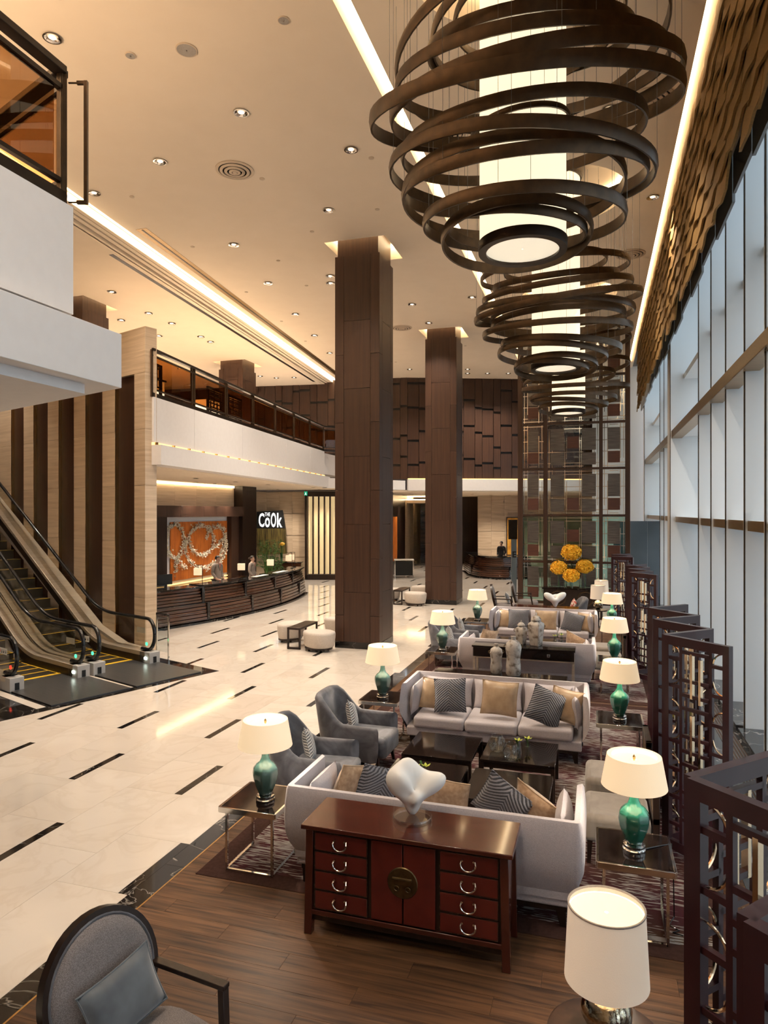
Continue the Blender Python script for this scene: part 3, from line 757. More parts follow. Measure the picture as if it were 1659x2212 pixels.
dl_lab = ['near the amber glass balustrade at the top left', 'above and right of the round air diffuser', 'left of the round air diffuser', 'between the air diffuser and the nearer column, left of the drum chandelier',
  'below the round air diffuser, above the long slot diffuser', 'left of the nearer column top, first of a close pair', 'right against the left side of the nearer column', 'over the long slot diffuser, left of the nearer column',
  'below and right of that over the slot diffuser', 'last one left of the nearer column shaft', 'between the two wood column tops, nearer one', 'between the two wood column tops, lower one',
  'seen through the right side of the nearest chandelier', 'right of the bottom rings of the nearest chandelier', 'right above the middle chandelier', 'left of the farther column in the back row', 'right of the farther column, upper row',
  'middle of the three in the back row', 'right one in the back row by the chandeliers', 'lower left of the back row right of the farther column']
for p_, l_ in zip(dl, dl_lab):
    downlight(ceil_pt(*p_), 'chrome ceiling downlight ' + l_, 'main ceiling downlights', DL_POWER)
for x, y in ((-6.5, 3.0), (-1.9, 3.4), (-1.2, .2), (-8.2, -1.5), (-7.0, 17.5), (-6.8, 22.0), (-3.6, 20.5), (-4.2, 11.5)):  # the second is added to brighten the bridge and foreground
    downlight(Vector((x, y, CEIL)), 'small round chrome downlight recessed in the tan main ceiling', 'main ceiling downlights', DL_POWER)
downlight(ceil_pt(203, 416), 'chrome ceiling downlight beside the glowing cove at the corner bracket', 'main ceiling downlights', DL_POWER)
for x, y in ((-13.0, 4.0), (-16.0, 9.0), (-17.0, 14.0), (-18.5, 21.0), (-17.5, 26.0), (-13.6, 21.5)):  # extra spots added to brighten the side ceiling
    downlight(Vector((x, y, LZ)), 'added tiny round downlight in the side ceiling over the mezzanine', 'mezzanine ceiling downlights', 700)
for p_ in ((242,630),(321,676),(262,691),(371,698),(343,725),(455,738),(562,812),(597,816),(635,815)):
    downlight(ceil_pt(*p_, LZ), 'added tiny round downlight in the side ceiling over the mezzanine', 'mezzanine ceiling downlights', 450)

# ---- unseen uplight troughs added on mezzanine and bridge to brighten the ceilings
def trough(label, x, y, z, ln, rz, power):
    t = thing('added_uplight', label, 'uplight', (x, y, z), rz, 'added uplight troughs')
    MB().box(-.15, .15, -ln/2, ln/2, 0, .06).build('tray', MAT['bronze_dark'], t)
    for sx in (-1, 1): MB().box(sx*.15-.01, sx*.15+.01, -ln/2, ln/2, 0, .16).build('side', MAT['bronze_dark'], t)
    lamp('fill_area_light', 'AREA', (0, 0, .10), power, (1.0, .70, .42), t, shape='RECTANGLE', size=.22, size_y=ln-.1, rot=(pi, 0, 0))
    return t
trough('long unseen added uplight trough along the mezzanine floor', -12.6, 21.5, 5.94, 12.0, .115, 260)
trough('unseen added uplight trough on the mezzanine beyond the wood column', -18.0, 22.0, 5.94, 10.0, 0, 200)
trough('unseen added uplight trough on the near bridge floor', -7.5, 1.5, 5.81, 6.0, 0, 520)
trough('second unseen added uplight trough on the bridge floor', -12.5, 2.5, 5.81, 8.0, 0, 380)
# ================================================================ CHANDELIERS
def band_ring(R, h, t, n=56):
    prof = [(R-t, -h/2), (R, -h/2), (R+.012, 0), (R, h/2), (R-t, h/2), (R-t-.004, 0)]
    mb = MB(); mb.rings([[(r*cos(2*pi*k/n), r*sin(2*pi*k/n), z) for k in range(n)] for r, z in prof], wrap=True)
    return mb
def chandelier(idx, y, rings, label, disc_z, cylR=.485):
    d0 = -CHX*_s + y*_c
    t = thing('ring_chandelier', label, 'chandelier', (CHX, y, disc_z), 0, 'bronze ring chandeliers')
    H = CEIL + .40 - disc_z
    MB().lathe([(cylR, .05), (cylR, H)], 48, cap=False).build('linen_drum', MAT['chandelier_linen'], t, smooth=True)
    MB().lathe([(.01, .035), (cylR-.05, .035)], 40, cap=False).build('diffuser_disc', MAT['disc_linen'], t, smooth=True)
    MB().lathe([(cylR-.075, 0), (cylR+.012, 0), (cylR+.018, .11), (cylR-.02, .11), (cylR-.075, .02), (cylR-.075, 0)], 48, cap=False).build('drum_frame', MAT['bronze_dark'], t, smooth=True)
    cap_ = MB().lathe([(cylR+.03, H-.06), (cylR+.05, H)], 40); cap_.build('ceiling_rose', MAT['bronze_dark'], t)
    fwd = Vector((-_s, _c, 0)); rgt = Vector((_c, _s, 0))
    wires = MB()
    for k, (l, r, fy, hh) in enumerate(rings):
        R = (r[0]-l[0])/2*d0/FPX*.985
        cxp, cyp = (l[0]+r[0])/2, (l[1]+r[1])/2
        # the widest points of a ring seen from below lie a little in front of its centre
        c0 = PD(cxp, cyp, d0); roll = atan2((l[1]-r[1])*d0/FPX, 2*R)
        if fy is None: pit = 0.0
        else:
            zn = EYE - (fy-CYP)*(d0-R)/FPX; pit = max(-.30, min(.30, (zn - c0.z)/R))
        o = band_ring(R, hh, .022).build('ring', MAT['bronze'], t, smooth=True, ang=50)
        # axes: rgt tilts by roll (right end up), near side tilts by pit (near end up)
        ax = (rgt*cos(roll) + zz*sin(roll)).normalized(); ay = (fwd - zz*pit); ay = (ay - ax*ay.dot(ax)).normalized(); az = ax.cross(ay)
        M = Matrix((ax, ay, az)).transposed().to_4x4(); M.translation = c0 - Vector((CHX, y, disc_z))
        o.matrix_local = M
        for q in range(4):
            a = 2*pi*(q+.37*k)/4; w0 = M @ Vector((R*cos(a), R*sin(a), hh/2))
            top = Vector((w0.x, w0.y, CEIL - disc_z)); wires.tube([w0, top], .0022, 4)
    wires.build('suspension_wires', MAT['steel_grey'], t)
    return t
B = .125
ch1 = [((966,486),(1265,510),450,.10), ((952,512),(1276,512),425,B), ((911,478),(1345,478),400,B), ((865,419),(1343,413),286,B), ((866,415),(1388,385),313,B),
       ((837,362),(1405,391),259,B), ((862,334),(1385,282),193,B), ((793,264),(1457,217),119,.15), ((836,253),(1458,174),76,.15), ((850,186),(1430,150),33,B),
       ((848,148),(1432,87),None,B), ((920,112),(1363,85),15,B), ((978,42),(1280,22),None,.10), ((928,80),(1346,43),None,B), ((1016,291),(1229,262),225,.06)]
S2 = .2351
def s2(l, r, f): return ((1010+l[0]*S2, 560+l[1]*S2), (1010+r[0]*S2, 560+r[1]*S2), None if f is None else 560+f*S2, .12)
ch2 = [s2((430,980),(1185,1000),870), s2((450,960),(1110,1010),930), s2((275,850),(1275,920),770), s2((305,770),(1400,840),715), s2((135,690),(1490,650),555),
       s2((215,600),(1435,560),425), s2((210,540),(1430,540),375), s2((50,560),(1575,330),300), s2((75,480),(1510,490),335), s2((130,380),(1495,220),175),
       s2((230,260),(1375,140),115), s2((115,180),(1465,60),-60), s2((330,100),(1270,20),-90)]
chandelier(0, CHY[0], ch1, 'nearest and largest ring chandelier, bronze hoops around a glowing linen drum', 6.27)
chandelier(1, CHY[1], ch2, 'middle ring chandelier of the row, bronze hoops around a lit drum', 6.25)
S3 = .3014
def s3(l, r, f): return ((980+l[0]*S3, 540+l[1]*S3), (980+r[0]*S3, 540+r[1]*S3), None if f is None else 540+f*S3, .12)
ch3 = [s3((610,1130),(1030,1155),1100), s3((560,1080),(1100,1110),1070), s3((550,1060),(1160,1070),1020), s3((490,1000),(1245,975),960),
       s3((500,960),(1150,900),850), s3((480,900),(1250,820),770), s3((560,840),(1100,760),700), s3((470,760),(1260,640),600), s3((520,640),(1180,580),520)]
chandelier(2, CHY[2], ch3, 'farthest ring chandelier, bronze hoops in front of the glass screen', 6.25)

# ================================================================ SOFAS AND CUSHIONS
def pillow_mesh(w, h, t, mat, n=13, name='pillow'):
    mb = MB(); p = 3.0
    def f(sgn):
        def g(u, v):
            a, b = 2*u-1, 2*v-1
            k = max(0.0, (1-abs(a)**p)*(1-abs(b)**p))**.55
            pin = 1 - .07*(1-a*a*.0) * (abs(a)*0 + (1-abs(b)**2)*abs(a)**4) ; pin2 = 1 - .07*(1-abs(a)**2)*abs(b)**4
            return (a*w/2*pin, sgn*t/2*k, b*h/2*pin2)
        return g
    mb.grid(f(1), n, n); k = len(mb.v); mb.grid(f(-1), n, n)
    return mb
def pillow(label, w, h, t, mat, loc, rot, piping=None, group=None, cat='pillow'):
    mb = pillow_mesh(w, h, t, mat)
    o = mb.build('throw_pillow', MAT[mat], None, smooth=True, ang=80)
    o.location = loc; o.rotation_euler = rot; tag(o, label, cat, group or 'throw pillows')
    if piping:
        pts = []
        for k in range(40):
            s_ = k/40*4; e = int(s_); f = s_-e
            q = [(-1+2*f, -1), (1, -1+2*f), (1-2*f, 1), (-1, 1-2*f)][e]
            a, b = q; pin = 1-.07*(1-b*b)*abs(a)**4; pin2 = 1-.07*(1-a*a)*abs(b)**4
            pts.append((a*w/2*pin, 0, b*h/2*pin2))
        MB().tube(pts, .006, 6, closed=True).build('piping', MAT[piping], o, smooth=True)
    return o
def upath(W, D, r, n=6):
    # outline of the U from the front left, round the back, to the front right (front is -Y)
    pts = [(-W/2, -D/2)]
    for k in range(n+1):
        a = pi - (pi/2)*k/n; pts.append((-W/2+r + r*cos(a), D/2-r + r*sin(a)))
    for k in range(n+1):
        a = pi/2 - (pi/2)*k/n; pts.append((W/2-r + r*cos(a), D/2-r + r*sin(a)))
    pts.append((W/2, -D/2))
    return pts
def sofa(label, loc, rz, W=2.56, D=.92, H=.88):
    t = thing('sofa', label, 'sofa', loc, rz, 'pale lilac grey three seat sofas')
    th = .075
    prof = [(-.13, .20), (-.10, .27), (-.045, .38), (-.010, .48), (0, .58), (-.005, .72), (-.02, H-.03), (-.035, H), (-.035-th*.6, H), (-th-.01, H-.03), (-th-.01, .24), (-th-.13, .20)]
    loops = []
    for off, z in prof:
        u = upath(W+2*off, D+2*min(off, 0)+0*off, max(.07+off, .02))
        # keep the front of the arms curving in a little lower down
        loops.append([(x, y + (0 if i not in (0, len(u)-1) else (.03*(z > .6) )), z) for i, (x, y) in enumerate(u)])
    mb = MB(); m_ = len(loops); n = len(loops[0])
    v = [p for Lp in loops for p in Lp]; f = []
    for j in range(m_):
        k = (j+1) % m_
        for i in range(n-1): f.append((j*n+i, j*n+i+1, k*n+i+1, k*n+i))
    f.append(tuple(j*n for j in range(m_))); f.append(tuple(j*n+n-1 for j in reversed(range(m_))))
    mb.add(v, f); mb.build('shell', MAT['sofa_fabric'], t, smooth=True, ang=50)
    MB().box(-W/2+.10, W/2-.10, -D/2+.02, D/2-.10, .17, .30).build('seat_rail', MAT['sofa_fabric'], t, bevel=.02, seg=3)
    MB().box(-W/2+.14, W/2-.14, -D/2+.05, D/2-.12, .13, .18).build('plinth', MAT['wood_dark'], t)
    iw = W-2*(th+.03); cw = (iw-.20)/3
    for i in range(3):
        x = -iw/2+.10 + cw*(i+.5)
        MB().box(x-cw/2+.004, x+cw/2-.004, -D/2-.03, D/2-.24, .30, .46).build('seat_cushion', MAT['sofa_fabric'], t, bevel=.045, seg=4)
        M = Matrix.Translation((x, D/2-.19, .64)) @ Matrix.Rotation(radians(-13), 4, 'X')
        pm_ = MB(M); q = pillow_mesh(cw-.01, .42, .21, None); pm_.add(q.v, q.f); pm_.build('back_cushion', MAT['sofa_fabric'], t, smooth=True, ang=80)
    for sx in (-1, 1):
        M = Matrix.Translation((sx*(iw/2-.065), -.06, .645)) @ Matrix.Rotation(radians(90), 4, 'Z') @ Matrix.Rotation(radians(sx*-6), 4, 'X')
        pm_ = MB(M); q = pillow_mesh(.62, .42, .15, None); pm_.add(q.v, q.f); pm_.build('arm_cushion', MAT['sofa_fabric'], t, smooth=True, ang=80)
    for sx in (-1, 1):
        for y in (-D/2+.09, D/2-.16):
            MB().taper((sx*(W/2-.17), y, 0), (.045, .045), (sx*(W/2-.19), y, .16), (.085, .085)).build('leg', MAT['wood_dark'], t)
    return t
SX = -1.365
sofa('grey sofa seen from behind, right behind the red lacquer sideboard', (SX, 5.92, .006), pi)
sofa('pale grey sofa facing the camera across the near coffee tables', (SX, 9.66, .006), 0)
sofa('grey sofa seen from behind with a black console table against its back', (SX+.08, 13.42, .006), pi)
sofa('farthest pale grey sofa, facing the camera beyond the lidded jars', (SX+.12, 17.18, .006), 0)
def pil(px, py, Y, w, h, mat, rz, ry, label, lean=-.30, t=.16, pip='satin_gold'):
    u = (px-CXP)/FPX; d = Y/(_c+u*_s); p = PD(px, py, d)
    return pillow(label, w, h, t, mat, p, (lean, ry, rz), pip)
# sofa facing the camera, near group
pil(943,1499,9.50,.44,.42,'satin_gold',.15,.12,'gold satin pillow half hidden at the left end of the near facing sofa')
pil(972,1502,9.40,.46,.46,'knit_chevron',-.05,-.10,'dark chevron knit pillow at the left end of the near facing sofa', pip='knit_chevron')
pil(1079,1508,9.46,.50,.46,'satin_gold',0,.04,'gold satin pillow in the middle of the near facing sofa')
pil(1180,1527,9.32,.46,.46,'knit_chevron',.12,.38,'dark chevron knit pillow tipped at the right end of the near facing sofa', pip='knit_chevron')
pil(1222,1524,9.44,.42,.44,'satin_gold',-.2,.15,'bronze satin pillow behind the chevron one, right end of the near facing sofa')
# far facing sofa
pil(1097,1337,17.05,.46,.44,'satin_gold',.1,.1,'gold pillow at the left end of the farthest sofa')
pil(1120,1338,16.92,.50,.48,'knit_chevron',0,0,'chevron knit pillow at the left end of the farthest sofa', pip='knit_chevron')
pil(1179,1340,16.98,.52,.48,'satin_gold',0,.02,'gold satin pillow in the middle of the farthest sofa')
pil(1237,1345,16.90,.48,.46,'knit_chevron',0,.25,'chevron knit pillow tipped at the right of the farthest sofa', pip='knit_chevron')
pil(1266,1345,17.02,.44,.44,'satin_gold',-.1,.12,'gold pillow at the far right end of the farthest sofa')
# sofa seen from behind, near group (backs of pillows peep over)
def pilw(label, x, y, z, w, h, mat, rz, ry, lean=.28, pip='satin_gold', t=.16):
    return pillow(label, w, h, t, mat, (x, y, z), (lean, ry, rz), pip)
pilw('fawn pillow leaning on the left arm of the sofa behind the sideboard', -2.27, 6.22, .64, .46, .46, 'fur_brown', 1.15, .25)
pilw('chevron pillow beside the fawn one on the sofa behind the sideboard', -2.04, 6.32, .62, .46, .46, 'knit_chevron', .75, .3, pip='knit_chevron')
pilw('fawn pillow in the middle of the sofa behind the sideboard, behind the sculpture', -1.33, 6.06, .69, .48, .46, 'fur_brown', 0, .1)
pilw('chevron pillow tipped at the right of the sofa behind the sideboard', -.80, 6.12, .70, .46, .48, 'knit_chevron', -.15, .55, pip='knit_chevron')
pilw('fawn satin pillow at the right end of the sofa behind the sideboard', -.52, 6.12, .66, .44, .46, 'fur_brown', -.5, .35)
# sofa with console
pilw('small fawn pillow at the left end of the sofa behind the black console', -2.1, 13.75, .72, .44, .44, 'fur_brown', .9, .2)
pilw('small fawn pillow at the right end of the sofa behind the black console', -.40, 13.7, .74, .44, .44, 'fur_brown', -.6, .3)

# ================================================================ ARMCHAIRS
def armchair(label, loc, rz):
    t = thing('armchair', label, 'armchair', loc, rz, 'grey velvet armchairs')
    W, D = .80, .84; n = 33
    def hgt(s_):           # s_ from -1 (left front) over 0 (back centre) to 1
        a = abs(s_)
        if a < .30: return .95 - .02*(a/.3)**2
        if a < .56: k = (a-.30)/.26; k = k*k*(3-2*k); return .93 - k*.31
        return .62 - .02*(a-.56)
    pts = upath(W, D, .20, 8); Ls = [0]
    for i in range(1, len(pts)): Ls.append(Ls[-1]+hypot(pts[i][0]-pts[i-1][0], pts[i][1]-pts[i-1][1]))
    def at(s_):
        q = (s_+1)/2*Ls[-1]
        for i in range(1, len(pts)):
            if Ls[i] >= q-1e-6:
                f = (q-Ls[i-1])/(Ls[i]-Ls[i-1]); return (pts[i-1][0]+(pts[i][0]-pts[i-1][0])*f, pts[i-1][1]+(pts[i][1]-pts[i-1][1])*f)
    loops = []
    for k in range(n):
        s_ = -1+2*k/(n-1); x, y = at(s_); h = hgt(s_); nx, ny = -x, -(y-.05); L_ = hypot(nx, ny) or 1; nx, ny = nx/L_, ny/L_
        th = .10; lean = .10*max(0, (h-.60)/.35)      # back leans out
        def q(o, z): zz_ = max(0, z-.35); return (x+nx*o, y+ny*o + lean*zz_/.6*(1 if abs(s_) < .6 else 0), z)
        tin = .05
        loops.append([q(tin, .17), q(.01, .30), q(0, .45), q(0, h-.04), q(.02, h-.008), q(th*.5, h), q(th-.02, h-.008), q(th, h-.04), q(th, .30), q(th, .17)])
    mb = MB(); mb.rings(loops); mb.build('shell', MAT['velvet_grey'], t, smooth=True, ang=60)
    MB().box(-W/2+.11, W/2-.11, -D/2-.06, D/2-.16, .20, .45).build('seat', MAT['velvet_grey'], t, bevel=.05, seg=4)
    for sx in (-1, 1):
        for y, o in ((-D/2+.06, -.03), (D/2-.12, .05)):
            MB().taper((sx*(W/2-.08), y+o, 0), (.03, .03), (sx*(W/2-.11), y, .22), (.055, .055)).build('leg', MAT['wood_dark'], t)
    return t
def face(dx, dy): return atan2(dx, -dy)         # turn a -Y front towards (dx, dy)
A1 = (-3.06, 7.18, .006); A2 = (-2.98, 8.42, .006)
armchair('nearer grey velvet armchair, beside the left table lamp', A1, face(1, .10))
armchair('farther grey velvet armchair, next to the facing sofa', A2, face(1, -.02))
pillow('light chevron pillow in the nearer grey armchair', .36, .36, .13, 'knit_light', (-3.14, 7.20, .64), (-.25, .35, face(1,.1)+.2), 'knit_light')
pillow('light chevron pillow in the farther grey armchair', .36, .36, .13, 'knit_light', (-3.06, 8.42, .64), (-.25, .35, face(1,0)+.2), 'knit_light')
armchair('grey armchair of the far seating group, half behind the lamp', (-2.98, 14.55, .006), face(1, .1))
armchair('farthest grey armchair, in front of the far left lamp table', (-2.95, 15.75, .006), face(1, 0))
pillow('light chevron pillow in the half-hidden far grey armchair', .36, .36, .13, 'knit_light', (-3.04, 14.56, .64), (-.25, .3, face(1,.1)+.2), 'knit_light')
pillow('light chevron pillow in the farthest grey armchair', .36, .36, .13, 'knit_light', (-3.02, 15.75, .64), (-.25, .3, face(1,0)+.2), 'knit_light')
# armless chairs by the screens
def side_chair(label, loc, rz):
    t = thing('side_chair', label, 'chair', loc, rz, 'taupe side chairs by the folding screens')
    MB().box(-.32, .32, -.34, .26, .20, .46).build('seat', MAT['velvet_taupe'], t, bevel=.06, seg=4)
    fr = MB(); fr.box(-.31, -.25, .27, .33, 0, .90); fr.box(.25, .31, .27, .33, 0, .90); fr.box(-.31, .31, .27, .33, .84, .90); fr.box(-.31, .31, .27, .33, .44, .50)
    fr.build('back_frame', MAT['wood_dark'], t, bevel=.006)
    MB().box(-.25, .25, .275, .325, .50, .84).build('back_panel', MAT['leather_tan'], t, bevel=.01)
    for sx in (-1, 1):
        MB().taper((sx*.28, -.29, 0), (.03, .03), (sx*.28, -.28, .22), (.05, .05)).build('leg', MAT['wood_dark'], t)
    return t
R_ = face(-1, 0)
side_chair('taupe velvet chair nearest the near green lamp on the right', (.22, 6.98, .006), R_)
side_chair('taupe velvet chair behind the first one, beside the near screens', (.22, 7.90, .006), R_)
side_chair('taupe chair of the far group nearest its lamp table', (.22, 14.3, .006), R_)
side_chair('taupe chair of the far group farther along the screens', (.22, 15.3, .006), R_)

# ================================================================ TABLES
def coffee_table(label, x0, x1, y0, y1, h=.42):
    t = thing('coffee_table', label, 'coffee table', ((x0+x1)/2, (y0+y1)/2, .006), 0, 'black lacquer coffee tables'); w, d = (x1-x0)/2, (y1-y0)/2
    MB().box(-w, w, -d, d, h-.035, h).build('top', MAT['black_lacquer'], t, bevel=.004)
    MB().box(-w+.03, w-.03, -d+.03, d-.03, h-.10, h-.035).build('apron', MAT['wood_dark'], t)
    for sx in (-1, 1):
        for sy in (-1, 1): MB().box(sx*w-.045*(sx > 0), sx*w+.045*(sx < 0), sy*d-.045*(sy > 0), sy*d+.045*(sy < 0), 0, h-.035).build('leg', MAT['wood_dark'], t)
    return t
CTX = ((-2.22, -1.385), (-1.30, -.45))
coffee_table('black lacquer coffee table nearest the grey armchairs, with orchid glasses', *CTX[0], 6.74, 7.66)
coffee_table('empty black coffee table behind the sideboard sofa, on the right', *CTX[1], 6.80, 7.64)
coffee_table('empty black coffee table in front of the left of the facing sofa', *CTX[0], 7.82, 8.68)
coffee_table('black coffee table carrying two clear glass vases and orchids', *CTX[1], 7.92, 8.72)
coffee_table('black coffee table of the far group on the left', -2.15, -1.30, 15.0, 15.85)
coffee_table('black coffee table of the far group with orchid glasses', -1.22, -.38, 15.0, 15.85)
def side_table(label, x, y, w=.56, d=.60, h=.60, z0=.006):
    t = thing('lamp_table', label, 'side table', (x, y, z0), 0, 'chrome framed lamp tables'); a, b = w/2, d/2; q = .022
    MB().box(-a+.012, a-.012, -b+.012, b-.012, h-.012, h).build('top', MAT['black_lacquer'], t)
    fr = MB()
    for y_ in (-b, b): fr.bar((-a, y_, h-.026), (a, y_, h-.026), .022, .05)
    for x_ in (-a, a): fr.bar((x_, -b, h-.026), (x_, b, h-.026), .022, .05)
    fr.build('top_frame', MAT['chrome'], t, bevel=.002)
    for x_ in (-a+.05, a-.05):
        for y_ in (-b+.05, b-.05): MB().box(x_-q/2, x_+q/2, y_-q/2, y_+q/2, .012, h-.05).build('leg', MAT['chrome'], t)
    bs_ = MB()
    for x_ in (-a+.05, a-.05): bs_.bar((x_, -b+.05, .011), (x_, b-.05, .011), q, .022)
    bs_.bar((-a+.05, -b+.05, .011), (a-.05, -b+.05, .011), q, .022)
    bs_.build('floor_bar', MAT['chrome'], t)
    return t
LT = [(-3.02, 5.82), (-2.97, 9.52), (-2.88, 13.15), (-2.84, 17.0)]
RT = [(.285, 5.82), (.285, 9.42), (.31, 13.2), (.35, 17.2)]
nm = ['nearest', 'second', 'third', 'farthest']
side_table('chrome and black glass lamp table at the left end of the sofa behind the sideboard', *LT[0])
side_table('chrome lamp table between the grey armchairs and the facing sofa', *LT[1])
side_table('chrome lamp table left of the sofa with the console', *LT[2])
side_table('chrome lamp table left of the farthest sofa', *LT[3])
side_table('chrome and black glass lamp table nearest on the right, beside the near folding screen', *RT[0])
side_table('chrome lamp table right of the near facing sofa', *RT[1])
side_table('chrome lamp table right of the sofa with the console', *RT[2])
side_table('chrome lamp table right of the farthest sofa', *RT[3])
def green_lamp(label, x, y, z, mat, power=26):
    t = thing('table_lamp', label, 'table lamp', (x, y, z), random.uniform(0, .5), 'green ceramic table lamps')
    MB().lathe([(.085, 0), (.088, .018), (.078, .026), (.084, .034), (.084, .050), (.070, .058)], 32).build('base_ring', MAT['chrome'], t, smooth=True)
    n = 8; prof = [(.062, .058), (.074, .09), (.100, .15), (.119, .21), (.126, .255), (.118, .30), (.090, .335), (.058, .362), (.040, .40), (.033, .45), (.030, .52)]
    mb = MB(); mb.lathe(prof, n); o = mb.build('ceramic_body', MAT[mat], t, smooth=True, ang=43)
    b = o.modifiers.new('bevel', 'BEVEL'); b.width = .010; b.segments = 2; b.limit_method = 'ANGLE'; b.angle_limit = radians(41)
    MB().lathe([(.012, .50), (.012, .575)], 10).build('stem', MAT['brass'], t)
    s0, s1, z0, z1 = .252, .208, .515, .755
    MB().lathe([(s0, z0), (s1, z1), (s1-.004, z1), (s0-.004, z0), (s0, z0)], 48, cap=False).build('shade', MAT['shade_linen'], t, smooth=True, ang=60)
    MB().lathe([(.02, z1-.035), (s1-.035, z1-.035)], 40, cap=False).build('diffuser', MAT['shade_inner'], t)
    MB().lathe([(s1-.035, z1-.004), (s1-.004, z1-.004), (s1-.004, z1-.001), (s1-.035, z1-.001), (s1-.035, z1-.004)], 40, cap=False).build('shade_lip', MAT['shade_inner'], t)
    MB().lathe([(.010, z1-.04), (.012, z1-.01), (.004, z1+.004)], 10).build('finial', MAT['brass'], t)
    lamp('lamp_bulb', 'POINT', (0, 0, .60), power, WARM, t, shadow_soft_size=.05)
    return t
for i, ((x, y), l) in enumerate(zip(LT, ('teal octagonal ceramic lamp nearest on the left, beside the grey armchair', 'teal ceramic lamp between the armchairs and the facing sofa', 'teal ceramic lamp left of the sofa with the console', 'teal ceramic lamp left of the farthest sofa'))):
    green_lamp(l, x + (.06 if i == 0 else 0), y - .05, .606, 'ceramic_teal')
gl_ = []
for i, ((x, y), l) in enumerate(zip(RT, ('emerald ceramic lamp nearest on the right, in front of the near screens', 'emerald ceramic lamp second on the right, beside the facing sofa', 'emerald ceramic lamp third on the right', 'emerald ceramic lamp farthest on the right'))):
    gl_.append(green_lamp(l, x, y - .03, .606, 'ceramic_green'))
# cords of the nearest right lamp
o = MB().tube([(.34,5.80,.612),(.50,5.92,.612),(.58,6.00,.60),(.60,6.03,.3),(.60,5.98,.02),(.55,5.86,.016),(.62,5.80,.016),(.57,5.76,.016),(.64,5.74,.016)], .005, 6).build('cord', MAT['rubber'], gl_[0], smooth=True)
o.matrix_parent_inverse = (Matrix.Translation(gl_[0].location) @ Matrix.Rotation(gl_[0].rotation_euler.z, 4, 'Z')).inverted()

# ---- rugs
def rug(label, x0, x1, y0, y1, b=.20):
    t = thing('area_rug', label, 'rug', ((x0+x1)/2, (y0+y1)/2, 0), 0, 'streaked rugs'); w, d = (x1-x0)/2, (y1-y0)/2
    MB().box(-w+b, w-b, -d+b, d-b, 0, .006).build('field', MAT['rug_streaks'], t)
    mb = MB()
    for q in ((-w, w, -d, -d+b), (-w, w, d-b, d), (-w, -w+b, -d+b, d-b), (w-b, w, -d+b, d-b)): mb.box(*q, 0, .005)
    mb.build('border', MAT['rug_border'], t)
    return t
rug('near rug with maroon and grey streaks under the front seating group', -3.49, 1.05, 5.43, 12.30)
rug('far rug with maroon and grey streaks under the rear seating group', -3.45, 1.05, 12.42, 17.72)
